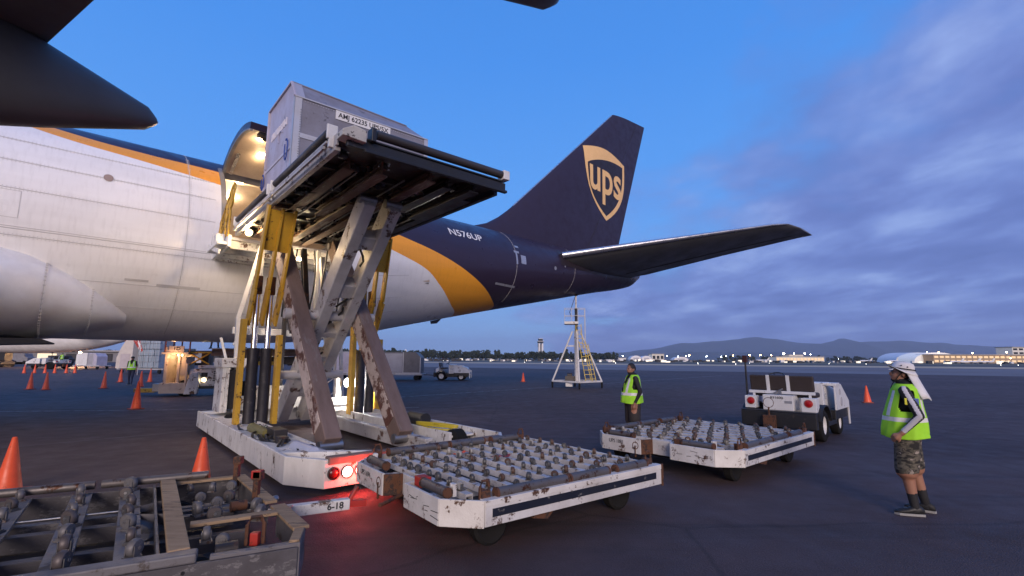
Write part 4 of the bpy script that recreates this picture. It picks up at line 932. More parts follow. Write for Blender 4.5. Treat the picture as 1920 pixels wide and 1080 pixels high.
def dolly(label, loc, az, seed, L, Wd, num, amount):
    rnd = random.Random(seed); H = .50
    t = thing('container_dolly', label, 'dolly', (*loc, 0), azrot(az), 'white roller-deck dollies')
    hx, hy = L / 2, Wd / 2; c = .30
    def pl(name, p, q, z0, z1, m, th=.03, bev=.004):
        p, q = Vector((*p, 0)), Vector((*q, 0)); b = B(); b.beam((p.x, p.y, (z0 + z1) / 2), (q.x, q.y, (z0 + z1) / 2), th, z1 - z0); return b.obj(name, m, t, bevel=bev)
    pl('side_plate', (-hx + c, -hy), (hx, -hy), .28, H - .045, DW); pl('side_plate', (-hx + c, hy), (hx, hy), .28, H, DW)
    top = pl('side_rail', (-hx + c, -hy + .03), (hx, -hy + .03), H - .045, H + .01, DR, .10)
    b = B(); b.b2((-hx + c + .08, -hy - .0175, .355), (hx - .12, -hy - .012, .43)); b.obj('dark_band', NAVY, t)
    pl('corner_plate', (-hx, -hy + c), (-hx + c, -hy), .27, H + .01, DR); pl('corner_plate', (-hx, hy - c), (-hx + c, hy), .27, H + .01, DR)
    e1_ = pl('end_plate', (-hx, -hy + c), (-hx, -.30), .27, H + .01, DW); e2_ = pl('end_plate', (-hx - .02, .22), (-hx - .02, hy - c), .27, H + .01, DW)
    pl('end_gusset', (-hx, -.30), (-hx + .20, -.22), .27, H, DR); pl('end_gusset', (-hx - .02, .22), (-hx + .18, .14), .27, H, RUSTY); pl('notch_plate', (-hx + .19, -.24), (-hx + .19, .16), .27, H, DW)
    pl('end_plate', (hx, -hy), (hx, hy), .28, H, DW); pl('end_post', (hx - .02, -hy - .018), (hx + .012, -hy - .018), .26, H + .02, RUSTY, .02)
    b = B(); b.prism([(-hx + .05, -hy + c + .08), (-hx + c + .08, -hy + .05), (hx - .04, -hy + .05), (hx - .04, hy - .05), (-hx + c + .08, hy - .05), (-hx + .05, hy - c - .08), (-hx + .05, .3), (-hx + .24, .3), (-hx + .24, -.35), (-hx + .05, -.35)], .30, .32, 'z'); b.obj('belly_pan', mat('dolly_pan', (.07, .066, .072), .6, spot=(.05, .04, .035), spot_amt=.5, spot_scale=3, grime=.6), t)
    for y in (-.55, .55): b = B(); b.b2((-hx + .08, y - .05, .33), (hx - .05, y + .05, .42)); b.obj('chassis_rail', GREYW, t, bevel=.004)
    # cross slats with their casters
    ns = 10
    for i in range(ns):
        x = -hx + .34 + (L - .50) * i / (ns - 1)
        y0, y1 = (-hy + .10, hy - .10)
        if i < 1: y0, y1 = -hy + .32, hy - .30
        b = B(); b.b2((x - .042, y0, H - .03), (x + .042, y1, H - .005)); b.b2((x - .042, y0, H - .07), (x - .034, y1, H - .03)); b.b2((x + .034, y0, H - .07), (x + .042, y1, H - .03))
        b.obj('cross_slat', SLATM, t, bevel=.003)
        n = 8; off = (i % 2) * .14
        for k in range(n):
            y = y0 + .16 + off + (y1 - y0 - .45) * k / (n - 1)
            M = Matrix.Translation((x, y, H - .005)) @ Matrix.Rotation(rnd.uniform(-.7, .7) + rnd.choice((0, 0, 0, 2.2, 3.14)), 4, 'Z') @ Matrix.Scale(rnd.uniform(.68, .86), 4)
            link('caster', CASTERS[rnd.choice((0, 0, 0, 0, 0, 1, 1, 2))], t, M=M)
    # guide rollers on the long edges and at the corners
    def roll(p, q, r=.05):
        b = B(); b.tube(p, q, r, 16); o = b.obj('guide_roller', ROLLER, t, 40)
        d = (Vector(q) - Vector(p)).normalized() * .012
        for e in (p, q): b = B(); b.tube(Vector(e) - d, Vector(e) + d, r * 1.08, 14); b.obj('roller_cap', RUSTY, o, 40)
    z = H + .035
    for s in (-1, 1):
        y = s * (hy - .07); m = -hx + .42
        roll((m + .06, y, z), (m + .98, y, z)); roll((m + 1.02, y, z), (m + 1.62, y, z)); roll((m + 1.76, y, z), (m + 2.30, y, z))
        roll((-hx + .12, s * (hy - c - .06), z - .005), (-hx + .12, s * (hy - c - .55), z - .005), .048)
    for x, y, a in ((-hx + .36, -hy + .09, 0), (hx - .12, -hy + .10, .4), (hx - .2, hy - .1, 1.2), (-hx + .30, hy - .14, .3)):
        b = B(); b.path([(x - .05, y, H), (x - .05, y, H + .11), (x - .03, y, H + .16), (x + .03, y, H + .16), (x + .05, y, H + .11), (x + .05, y, H)], .013, 6); b.box((x, y, H + .03), (.10, .05, .09)); b.box((x, y + .05, H + .02), (.04, .05, .12)); b.obj('pallet_lock', RUSTY, t)
    for x, y in ((-hx + .20, -hy + .36), (-hx + .17, hy - .42)):
        b = B(); b.b2((x - .02, y, H - .02), (x + .02, y + .07, H + .10)); b.tube((x - .03, y + .035, H + .08), (x + .03, y + .035, H + .08), .018, 8); b.obj('lock_bracket', DW, t, bevel=.004)
    b = B(); b.b2((-hx + .10, -.46, H - .03), (-hx + .22, -.30, H + .07)); b.obj('release_box', REDP if amount else RUSTY, t, bevel=.008)
    b = B(); b.path([(-hx - .03 + .0 * q, .32 + .055 * math.cos(q), .40 + .055 * math.sin(q)) for q in np.linspace(0, 6.28, 13)], .010, 5); b.beam((-hx - .035, .32, .40), (-hx - .035, .32, .22), .03, .012); b.obj('brake_handle', RUSTY, t)
    for x in (-hx + .55, hx - .50):
        b = B(); b.tube((x, -hy + .36, .20), (x, hy - .36, .20), .035, 10); b.b2((x - .06, -.6, .22), (x + .06, .6, .34)); b.obj('axle', DARKST, t)
        for s in (-1, 1):
            b = B(); M = Matrix.Translation((x, s * (hy - .30), .20)) @ Matrix.Rotation(R(90), 4, 'X')
            b.lathe([(.10, -.06), (.17, -.07), (.20, -.05), (.20, .05), (.17, .07), (.10, .06)], 24, M); wh = b.obj('wheel', RUBBER, t, 40)
            b = B(); b.lathe([(.01, -.05), (.11, -.05), (.11, .05), (.01, .05)], 16, M); b.obj('hub', GREYW, wh, 40)
    b = B(); b.prism([(-hx + .9, .24), (-hx + 1.1, .20), (-hx + 1.18, .27), (-hx + 1.0, .31)], -hy + .03, -hy + .2); b.obj('foot_pedal', RUSTY, t)
    lettering(num, .085, INK, e2_, (-hx - .0375, hy - c - .30, H - .075), (0, -1, 0), (0, 0, 1), sx=.9)
    # painted scuffs on the near end plate
    b = B(); rs = random.Random(seed + 5)
    for k in range(7):
        y = -.40 - rs.random() * .5; zz = .33 + rs.random() * .12; b.beam((-hx - .0155, y, zz), (-hx - .0155, y - rs.uniform(.03, .16), zz + rs.uniform(-.015, .015)), .004, .006)
    b.obj('scuff', INK, e1_)
    return t, hx
dB, hxB = dolly('chipped white roller-deck dolly in the middle, hitched beside the loader tail lamps', (-.115, 6.44), 52.6, 21, 2.95, 2.66, 'UPS 1694', 1)
dC, hxC = dolly('white roller-deck dolly marked UPS 1881, standing right behind the tow tractor', (3.46, 9.05), 48.8, 33, 3.15, 2.60, 'UPS 1881', 0)
# scraps of orange strap and paper lying on the middle dolly
for k, (x, y, w, m_) in enumerate(((-.35, .62, .26, ORANGE), (-.05, .15, .30, REDP))):
    b = B(); rs = random.Random(k); pts = [(x + w * i / 6 + rs.uniform(-.02, .02), y + rs.uniform(-.05, .05), .515 + rs.uniform(0, .03)) for i in range(7)]
    b.loft([[Vector(p) + Vector((0, -.03, 0)) for p in pts], [Vector(p) + Vector((0, .03, .006)) for p in pts]], cap=False, closed=False)
    o = b.obj('torn_strap', m_); M_ = dB.matrix_basis.copy(); o.location = dB.location; o.rotation_euler = dB.rotation_euler
    tag(o, ['crumpled orange strap scrap lying between casters of the middle dolly', 'crumpled red strap scrap lying on slats of the middle dolly'][k], 'strap')
# tow bar of the middle dolly reaching to the grey dolly
def wloc(t, p): return (Matrix.Translation(t.location) @ Matrix.Rotation(t.rotation_euler.z, 4, 'Z')).inverted() @ Vector(p)
p0, p1, p2 = wloc(dB, (-1.30, 5.30, .33)), wloc(dB, (-1.62, 5.10, .36)), wloc(dB, (-2.16, 4.78, .37))
b = B(); b.beam(p1, p2, .09, .10); tb = b.obj('tow_bar', WHITE_W, dB, bevel=.006)
b = B(); b.beam(p0 + (p1 - p0) * .55, p1 + (p1 - p0) * .02, .06, .06); b.beam(p1 + Vector((0, 0, .02)), p1 + (p1 - p2) * .12 + Vector((0, 0, .16)), .06, .03); b.obj('tow_bar_bracket', REDP, dB, bevel=.006)
b = B(); d_ = (p2 - p1).normalized(); M = Matrix.Translation(p2 + d_ * .06) ; b.path([p2 + d_ * .07 + Vector((.055 * math.cos(q), .055 * math.sin(q), 0)) for q in np.linspace(0, 6.28, 13)], .018, 6); b.obj('tow_eye', STEEL, tb)
sd = (p2 - p1).cross(Vector((0, 0, 1))).normalized() * .047
mid = p1 + (p2 - p1) * .22
cam_l = wloc(dB, (0, 0, 1.8))
for s_ in ((1,) if (cam_l - mid).dot(sd) > 0 else (-1,)):
    n_ = sd.normalized() * s_; up_ = Vector((0, 0, 1)); xd = up_.cross(n_)
    lettering('6-18', .085, INK, tb, mid + n_ * .0475, xd, up_, offset=.002)
b = B(); b.path([wloc(dB, q) for q in ((-1.35, 5.25, .30), (-1.28, 5.45, .30), (-1.2, 5.6, .31))], .02, 6); b.obj('hitch_pin', RUSTY, dB)

# ------------------------------------------------------------------ weathered grey dolly in the left foreground
ga = thing('grey_dolly', 'weathered dark grey dolly with warm-lit timber rails in the near left corner', 'dolly', (-3.0, 5.6, 0))
E_, W_ = Vector((.883, .469, 0)), Vector((.616, -.788, 0))
def ap(s, t, z): return E_ * s + W_ * t + Vector((0, 0, z))
def abeam(name, s0, t0, s1, t1, w, z0, z1, m, bev=.004):
    b = B(); b.beam(ap(s0, t0, (z0 + z1) / 2), ap(s1, t1, (z0 + z1) / 2), w, z1 - z0); return b.obj(name, m, ga, bevel=bev)
NW = 2.45; SL = -3.1
TIP = (.10, 2.12)
abeam('side_plate', SL, NW, -.02, NW, .035, .24, .475, GREYD); abeam('side_rail', SL, NW - .05, -.62, NW - .05, .12, .475, .535, GREYP, .012); abeam('side_rail', -.55, NW - .03, -.02, NW - .03, .06, .475, .50, GREYP)
abeam('side_plate', SL, 0, 0, 0, .03, .25, .47, GREYD); abeam('end_plate', -.02, NW, *TIP, .03, .24, .50, GREYP)
abeam('end_plate', .02, -.02, .07, 1.05, .03, .26, .49, GREYP); abeam('end_plate', .08, 1.42, *TIP, .03, .26, .49, GREYP)
abeam('timber_rail', .0, 0, .05, 1.28, .10, .49, .515, TANW); abeam('timber_rail', .07, 1.42, TIP[0] - .02, TIP[1] + .02, .12, .49, .515, TANW); abeam('timber_rail', TIP[0] - .04, TIP[1] + .05, -.04, NW - .02, .07, .492, .517, TANW)
abeam('timber_rail', -.62, .06, -.02, .05, .09, .49, .515, TANW); abeam('timber_rail', -.60, 1.66, .02, 1.62, .10, .49, .515, TANW)
abeam('timber_plank', -.66, .02, -.72, NW - .10, .125, .50, .545, TANW, .006); abeam('plank_side', -.77, .02, -.83, NW - .10, .02, .38, .50, GREYP)
for t_ in (.75, 1.05, 1.70): abeam('chassis_rail', SL, t_, -.2, t_, .09, .30, .42, GREYD)
abeam('chassis_rail', -.62, .95, .0, .95, .08, .34, .44, GREYD)
b = B(); b.add([tuple(ap(SL, .02, .22)), tuple(ap(-.05, .02, .22)), tuple(ap(-.05, NW - .05, .22)), tuple(ap(SL, NW - .05, .22))], [(0, 1, 2, 3)]); b.obj('belly_pan', mat('dark_pan', (.03, .028, .032), .6, grime=.5), ga)
for s_, t_, s2, t2 in ((-.95, .25, -.74, .75), (-.98, 1.75, -.70, 1.25)):
    b = B(); p, q = ap(s_, t_, .40), ap(s2, t2, .40); b.add([p, q, q + Vector((0, 0, .1)), ap(s2 - .32, t2 + (.2 if t_ < 1 else -.2), .49)], [(0, 1, 2, 3)]); b.obj('gusset_plate', GREYP, ga)
GC = [caster_mesh('large_caster', mat('steel_caster_wheel', (.15, .145, .15), .58, .25, grime=.6, gscale=18), mat('grey_caster_fork', (.17, .165, .17), .5, .4, grime=.5, spot=RUST, spot_amt=.3, spot_scale=14), .056), caster_mesh('large_caster', mat('dull_caster_wheel', (.10, .085, .085), .55, .3, grime=.5, gscale=18), mat('dark_caster_fork', (.10, .10, .105), .5, .4, grime=.5), .056)]
rnd = random.Random(8)
for i, s_ in enumerate((-2.72, -2.24, -1.78, -1.34, -.97)):
    abeam('cross_slat', s_, .06, s_ - .02, NW - .12, .15, .46, .488, GREYP, .004)
    for k in range(7):
        t_ = .14 + (NW - .36) * k / 6 + (i % 2) * .06
        M = Matrix.Translation(ap(s_ + rnd.uniform(-.02, .02), t_, .488)) @ Matrix.Rotation(rnd.uniform(-1.2, 1.2) + .9, 4, 'Z') @ Matrix.Scale(rnd.uniform(.85, 1.1), 4)
        link('large_caster', GC[rnd.random() < .4], ga, M=M)
for s_, t_ in ((-.48, .32), (-.30, .35), (-.12, .42), (-.46, .75), (-.2, .85), (-.5, 1.2), (-.38, 1.42), (-.08, 1.25), (-.1, 1.55), (-.52, 1.95), (-.42, 2.12), (-.36, 1.02)):
    M = Matrix.Translation(ap(s_, t_, .44)) @ Matrix.Rotation(rnd.uniform(-1.5, 2.5), 4, 'Z') @ Matrix.Scale(rnd.uniform(.75, 1.05), 4)
    link('large_caster', GC[rnd.random() < .5], ga, M=M)
for s_, t_, m_ in ((-.05, .10, RUSTY), (-.02, .98, RUSTY)):
    b = B(); p = ap(s_, t_, .42); b.beam(p, p + Vector((0, 0, .24)), .05, .06, (0, 1, 0)); b.box(p + Vector((.01, 0, .27)), (.08, .08, .08)); b.obj('pallet_lock', m_, ga, bevel=.006)
b = B(); p = ap(-.02, .98, .70); b.box(p, (.09, .08, .075)); b.obj('lock_head', REDP, ga, bevel=.008)
b = B(); p = ap(-.25, 2.22, .46); b.path([p + E_ * x + Vector((0, 0, z)) for x, z in ((-.055, 0), (-.055, .14), (-.03, .19), (.03, .19), (.055, .14), (.055, 0))], .014, 6); b.obj('lock_loop', RUSTY, ga)
b = B(); b.box(ap(-.25, 2.22, .50), (.06, .05, .09)); b.obj('lock_body', REDP, ga, bevel=.008)
b = B(); b.tube(ap(-.50, 2.25, .46), ap(-.36, 2.24, .46), .055, 14); b.obj('brake_drum', DARKST, ga, 40)
b = B(); b.tube(ap(-.25, 1.15, .47), ap(-.12, 1.12, .47), .045, 14); b.obj('brake_drum', RUSTY, ga, 40)
b = B(); b.tube(ap(-2.35, .04, .55), ap(-1.25, .03, .55), .04, 14); b.obj('guide_roller', ROLLER, ga, 40)
b = B(); b.tube(ap(-1.2, .03, .55), ap(-.30, .02, .55), .04, 14); b.obj('guide_roller', ROLLER, ga, 40)
b = B(); b.tube(ap(-2.3, .85, .47), ap(-.9, .85, .47), .008, 8); b.obj('brake_rod', STEEL, ga)
for s_ in (-2.6, -.6):
    for t_ in (.35, 2.1):
        b = B(); p = ap(s_, t_, .19); b.tube(p - W_ * .06, p + W_ * .06, .19, 22); b.obj('wheel', RUBBER, ga, 40)
b = B(); b.beam(ap(.05, 1.22, .42), ap(.22, 1.28, .42), .10, .05); b.tube(ap(.02, 1.1, .46), ap(.16, .98, .46), .03, 10); b.obj('tow_hitch', STEEL, ga, bevel=.004)
# chips on the near plank
b = B()
for s_, z_ in ((-.10, .27), (-1.4, .33), (-2.3, .29), (-.7, .43)): b.tube(ap(s_, NW + .012, z_), ap(s_, NW + .022, z_), .012, 8)
b.obj('bolt_head', BLACK, ga)
# ------------------------------------------------------------------ cones
def cone_mesh(h, r):
    b = B(); b.lathe([(r, .0), (r * .98, .01), (.028, h - .01), (.020, h), (.010, h - .004)], 24, Matrix.Translation((0, 0, .03)))
    b2 = B(); q = r * 1.28; b2.prism([(-q, -q * .8), (-q * .8, -q), (q * .8, -q), (q, -q * .8), (q, q * .8), (q * .8, q), (-q * .8, q), (-q, q * .8)], 0, .035, 'z')
    return b.mesh('cone_body', ORANGE, 40), b2.mesh('cone_base', mat('cone_base_rubber', (.30, .06, .03), .6, grime=.5), None)
CT, CS = cone_mesh(.92, .155), cone_mesh(.69, .15)
def cone(x, y, label, kind=CT, tilt=0):
    t = thing('traffic_cone', label, 'traffic cone', (x, y, 0), random.Random(int(x * 97 + y * 31)).uniform(0, 1.5), 'orange traffic cones on the apron')
    link('cone_base', kind[1], t); link('cone_body', kind[0], t)
cone(-6.70, 6.76, 'orange cone cut by the left edge of the picture, nearest of all', CS)
cone(-4.17, 6.80, 'dirty orange cone right behind the grey foreground dolly', CS)
cone(-13.05, 17.25, 'tall orange cone on the white line left of the loader')
cone(-26.4, 27.06, 'left one of two tall cones below the parked tow tractor driver')
cone(-25.2, 26.7, 'right one of two tall cones below the parked tow tractor driver')
cone(-23.3, 28.2, 'lone orange cone midway between the cone pair and the walking man')
cone(-27.8, 35.0, 'thin orange cone just left of the walking man')
cone(-22.5, 29.9, 'front orange cone just right of the walking man')
cone(-26.0, 35.4, 'rear orange cone just right of the walking man')
for k, x in enumerate((-51.6, -50.95, -50.3, -49.7, -48.9, -48.4)):
    cone(x + (.35 * k * .6), 52 + .25 * k, 'cone number %s from the left in the far cone row beside the distant tow tractor' % ['one', 'two', 'three', 'four', 'five', 'six'][k])
cone(15.4, 21.4, 'orange cone standing between the tow tractor and the man in white hat', CS)
cone(.92, 38.7, 'small orange cone left of the tail support stand', CS)

# ------------------------------------------------------------------ tow tractor (forward = local +x, left = +y)
TWH = mat('tractor_white_paint', (.74, .74, .73), .38, grime=.3, spot=(.2, .14, .1), spot_amt=.1, spot_scale=7, coat=.1)
SEATM = mat('brown_vinyl', (.045, .032, .028), .55, grime=.4, bump=.2)
WRIM = mat('white_rim', (.70, .70, .69), .4, grime=.35)
def wheel(t, x, y, r, w, side):
    M = Matrix.Translation((x, y, r)) @ Matrix.Rotation(R(90), 4, 'X')
    b = B(); b.lathe([(r * .58, -w / 2), (r * .85, -w / 2), (r * .97, -w * .40), (r, -w * .2), (r, w * .2), (r * .97, w * .40), (r * .85, w / 2), (r * .58, w / 2), (r * .58, -w / 2)], 32, M); o = b.obj('wheel', RUBBER, t, 35)
    b = B(); s = side * -1
    b.lathe([(.01, s * w * .18), (r * .18, s * w * .18), (r * .30, s * w * .10), (r * .48, s * w * .12), (r * .60, s * w * .44), (r * .64, s * w * .47), (r * .60, s * w * .2), (.01, s * w * .05)], 28, M); b.obj('rim', WRIM, o, 35)
    b = B()
    for q in range(5): b.tube(M @ Vector((r * .36 * math.cos(q * 1.257), r * .36 * math.sin(q * 1.257), s * w * .10)), M @ Vector((r * .36 * math.cos(q * 1.257), r * .36 * math.sin(q * 1.257), s * w * .17)), .016, 6)
    b.obj('wheel_nut', STEEL, o)
def tractor(label, loc, az, detail=True, number='831600'):
    t = thing('tow_tractor', label, 'tow tractor', (*loc, 0), azrot(az), 'white airport tow tractors')
    hw = .68
    wheel(t, 0, -hw, .36, .24, -1); wheel(t, 0, hw, .36, .24, 1); wheel(t, 1.62, -hw + .02, .30, .20, -1); wheel(t, 1.62, hw - .02, .30, .20, 1)
    P = lambda name, m, fn, bev=.012, sm=None, par=None: (lambda b: (fn(b), b.obj(name, m, par or t, sm, bev))[1])(B())
    P('rear_bumper', BLACK, lambda b: (b.b2((-.62, -.78, .30), (-.46, .78, .63)), b.b2((-.62, -.78, .63), (-.40, .78, .66))))
    P('chassis', BLACK, lambda b: (b.b2((-.46, -.52, .28), (2.15, .52, .52)), b.b2((.42, -.78, .30), (1.20, .78, .40)), b.b2((.42, -.78, .40), (.60, -.55, .60)), b.b2((.42, .55, .40), (.60, .78, .60))))
    for s in (-1, 1):
        # black mudguard curving over the rear wheel
        b = B(); b.loft([[(.47 * math.cos(q), s * .56, .36 + .45 * math.sin(q)), (.47 * math.cos(q), s * .84, .36 + .45 * math.sin(q)), (.44 * math.cos(q), s * .84, .36 + .42 * math.sin(q)), (.44 * math.cos(q), s * .56, .36 + .42 * math.sin(q))] for q in np.linspace(R(8), R(165), 16)]); b.obj('mudguard', BLACK, t, 40)
        # front fender plate with round holes, sloping nose
        b = B(); n = B()
        prof = [(1.00, .62), (2.28, .62), (2.30, .20), (2.36, .20), (2.36, .78), (1.62, 1.22), (1.0, 1.22)]
        n.prism(prof, s * .80, s * .835); o = n.obj('fender_plate', TWH, t, bevel=.006)
        P('wheel_arch', BLACK, lambda b: (b.b2((1.02, s * .56, .40), (2.28, s * .80, .62)), ), .01)
        for x, z, r_ in ((1.42, 1.04, .075), (1.52, .80, .11)):
            b = B(); M = Matrix.Translation((x, s * .838, z)) @ Matrix.Rotation(R(90), 4, 'X'); b.lathe([(r_ * .7, -.006), (r_, -.006), (r_, .006), (r_ * .7, .006)], 20, M); b.obj('port_ring', GREYW, o, 40)
            b = B(); b.lathe([(.002, -.004), (r_ * .92, -.004), (r_ * .92, .003), (.002, .003)], 20, M); b.obj('port_hole', BLACK if z > 1 else GREYP, o, 40)
    P('hood', TWH, lambda b: b.prism([(.72, .55), (2.18, .55), (2.18, .92), (2.05, 1.08), (.98, 1.26), (.72, 1.24)], -.62, .62), .03)
    P('dash_panel', TWH, lambda b: (b.b2((.60, -.66, .56), (.72, .66, 1.26)), b.b2((.62, -.70, 1.22), (1.10, .70, 1.275))))
    P('nose_bar', TWH, lambda b: (b.b2((2.18, -.70, .42), (2.30, .70, .70)), b.b2((.98, -.86, 1.19), (1.36, -.62, 1.26))))
    P('grille', BLACK, lambda b: [b.b2((2.181, -.45, .74 + .045 * k), (2.19, .45, .76 + .045 * k)) for k in range(4)], 0)
    for s in (-1, 1):
        b = B(); M = Matrix.Translation((2.31, s * .5, .56)) @ Matrix.Rotation(R(90), 4, 'Y'); b.lathe([(.002, 0), (.075, 0), (.08, .02), (.002, .03)], 16, M); b.obj('headlight', CHROME, t, 40)
    P('rear_body', TWH, lambda b: b.b2((-.44, -.30, .66), (.05, .34, 1.0)), .01)
    P('battery_box', TWH, lambda b: b.b2((-.45, .50, .68), (-.20, .74, .96)), .01); P('battery_box', TWH, lambda b: b.b2((-.45, -.76, .66), (-.20, -.46, .96)), .01)
    for y in (.60, -.61):
        M = Matrix.Translation((-.452, y, .845)) @ Matrix.Rotation(R(-90), 4, 'Y')
        b = B(); b.lathe([(.075, 0), (.085, .0), (.085, .012), (.075, .016)], 24, M); o = b.obj('lamp_rim', REDP, t, 40)
        b = B(); b.lathe([(.078, 0), (.06, .016), (.002, .02)], 24, M); b.obj('tail_light', mat('red_lens', (.40, .008, .012), .25, grime=.1), t, 50)
    # bench: back rest with two white straps on a white rail
    P('seat_cushion', SEATM, lambda b: b.b2((-.10, -.66, .94), (.38, .66, 1.06)), .04)
    bk = P('seat_back', SEATM, lambda b: b.box((-.17, 0, 1.27), (.09, 1.36, .36), Matrix.Rotation(R(-8), 3, 'Y')), .025)
    P('seat_rail', TWH, lambda b: (b.b2((-.25, -.70, 1.02), (-.19, .70, 1.085)), b.b2((-.24, -.62, .66), (-.19, -.57, 1.02)), b.b2((-.24, .57, .66), (-.19, .62, 1.02))), .006)
    for y in (-.16, .27): P('seat_strap', TWH, lambda b: b.box((-.222, y, 1.25), (.014, .075, .40), Matrix.Rotation(R(-8), 3, 'Y')), .003)
    P('hitch_lever', STEEL, lambda b: (b.beam((-.28, .22, .98), (-.28, -.06, 1.14), .02, .03), b.tube((-.30, 0, 1.05), (-.26, 0, 1.05), .035, 10)), .003)
    P('pintle_hitch', RUSTY, lambda b: (b.b2((-.76, .02, .26), (-.62, .26, .56)), b.tube((-.70, .14, .56), (-.70, .14, .74), .02, 8), b.path([(-.70, .14 + .11 * math.cos(q), .84 + .11 * math.sin(q)) for q in np.linspace(0, 6.3, 18)], .008, 6)), .006)
    sw = B(); c_, tl = Vector((.40, .28, 1.40)), Matrix.Rotation(R(-28), 3, 'Y')
    sw.path([c_ + tl @ Vector((.19 * math.cos(q), .19 * math.sin(q), 0)) for q in np.linspace(0, 6.2832, 25)], .015, 8)
    for q in (.5, 2.6, 4.7): sw.beam(c_, c_ + tl @ Vector((.18 * math.cos(q), .18 * math.sin(q), 0)), .02, .01)
    sw.tube(c_, (.62, .28, 1.12), .02, 8); sw.obj('steering_wheel', BLACK, t, 50)
    P('beacon_pole', BLACK, lambda b: b.tube((-.10, .80, .62), (-.10, .80, 1.74), .022, 10), 0, 40)
    P('beacon', mat('amber_black_beacon', (.06, .02, .018), .3, grime=.2), lambda b: (b.b2((-.155, .745, 1.74), (-.045, .855, 1.79)), b.b2((-.15, .75, 1.79), (-.05, .85, 1.88)), b.b2((-.155, .745, 1.88), (-.045, .855, 1.91))), .006)
    if number: lettering(number, .07, INK, t, (-.4425, .04, .94), (0, -1, 0), (0, 0, 1), sx=1.3, offset=.001)
    lettering('TUG', .20, mat('grey_print', (.40, .42, .46), .5, grime=.2), t, (.88, -.6225, .93), (1, 0, 0), (0, 0, 1), sx=1.0, offset=.006)
    b = B(); b.b2((-.4415, -.28, .82), (-.441, -.12, .88)); b.obj('data_plate', SILV, t)
    for k in range(2):
        b = B(); b.path([(.82 + .16 * k + .05 * math.cos(q), -.624, 1.10 + .06 * math.sin(q)) for q in np.linspace(-1.8, 1.8, 10)], .012, 5); b.obj('hood_louvre', GREYW, t)
    return t
tractor('white open tow tractor with beacon pole and brown bench, backed up to a dolly', (6.46, 11.70), 45)
tr2 = tractor('small distant white tow tractor in front of a grey container cart', (-5.75, 40.9), 90, number='')
tr3 = tractor('distant white tow tractor with driver in lime vest, under the parked jet tail', (-64.9, 70.2), -86, number='')
tr3.scale = (1.55, 1.55, 1.25)
# ------------------------------------------------------------------ people: one continuous body mesh each; local -> facing +y, right +x
def skinm(name, col): return mat(name, col, .5, grime=.15, gscale=14, bump=.05)
SKIN = skinm('tan_skin', (.33, .16, .10)); HAIR = mat('dark_hair', (.018, .014, .013), .6, grime=.2)
LIME = mat('lime_vest', (.36, .78, .03), .7, grime=.2, gscale=6, bump=.25, bscale=9)
TAPE = mat('reflective_tape', (.78, .77, .74), .35, grime=.15)
CLB = mat('black_cloth', (.016, .016, .018), .8, grime=.3, bump=.3, bscale=14); CLD = mat('dark_trousers', (.035, .03, .028), .85, grime=.3, bump=.3, bscale=14)
CLG = mat('pale_grey_sleeve', (.52, .51, .55), .8, grime=.2, bump=.2, bscale=14); JEAN = mat('denim', (.03, .035, .07), .85, grime=.4)
SHOE = mat('black_shoe', (.014, .014, .015), .55, grime=.3); SOLE = mat('grey_sole', (.32, .32, .31), .6, grime=.3)
def camo():
    m = bpy.data.materials.new('camouflage_cloth'); m.use_nodes = True; n, l = m.node_tree.nodes, m.node_tree.links; p = n['Principled BSDF']
    t = n.new('ShaderNodeTexCoord'); k = n.new('ShaderNodeTexNoise'); k.inputs['Scale'].default_value = 11; k.inputs['Detail'].default_value = 2; l.new(t.outputs['Object'], k.inputs['Vector'])
    mp = n.new('ShaderNodeMapping'); mp.inputs['Scale'].default_value = (1, 1, 1.9); l.new(t.outputs['Object'], mp.inputs[0]); l.new(mp.outputs[0], k.inputs['Vector'])
    r = n.new('ShaderNodeValToRGB'); r.color_ramp.interpolation = 'CONSTANT'; e = r.color_ramp.elements
    e[0].position = 0; e[0].color = (.016, .014, .013, 1); e[1].position = .42; e[1].color = (.065, .06, .045, 1)
    for ps, c in ((.50, (.12, .105, .08, 1)), (.58, (.035, .03, .025, 1)), (.64, (.30, .26, .22, 1))): q = e.new(ps); q.color = c
    l.new(k.outputs['Fac'], r.inputs[0]); l.new(r.outputs[0], p.inputs['Base Color']); p.inputs['Roughness'].default_value = .85; return m
CAMO = camo()
def capsule(b, p, q, r, r2, n=14):
    p, q = Vector(p), Vector(q); d = (q - p); L = d.length; d.normalize(); a = d.orthogonal().normalized(); c = d.cross(a); rings = []
    prof = [(-r * math.cos(t), max(r * math.sin(t), 1e-3)) for t in (0.02, .5, 1.0)] + [(0, r), (L / 2, (r + r2) / 2), (L, r2)] + [(L + r2 * math.cos(t), max(r2 * math.sin(t), 1e-3)) for t in (1.0, .5, .02)]
    for s, rr in prof: rings.append([p + d * s + (a * math.cos(2 * math.pi * i / n) + c * math.sin(2 * math.pi * i / n)) * rr for i in range(n)])
    b.loft(rings)
def remesh(b, vox, smooth=4):
    me = bpy.data.meshes.new('tmp'); me.from_pydata(b.v, [], b.f); bm = bmesh.new(); bm.from_mesh(me); bmesh.ops.recalc_face_normals(bm, faces=bm.faces); bm.to_mesh(me); bm.free()
    o = bpy.data.objects.new('tmp', me); COL.objects.link(o)
    m = o.modifiers.new('r', 'REMESH'); m.mode = 'VOXEL'; m.voxel_size = vox; m.use_smooth_shade = True
    if smooth: s = o.modifiers.new('s', 'SMOOTH'); s.iterations = smooth; s.factor = .5
    dg = bpy.context.evaluated_depsgraph_get(); r = bpy.data.meshes.new_from_object(o.evaluated_get(dg)); bpy.data.objects.remove(o); bpy.data.meshes.remove(me)
    return r
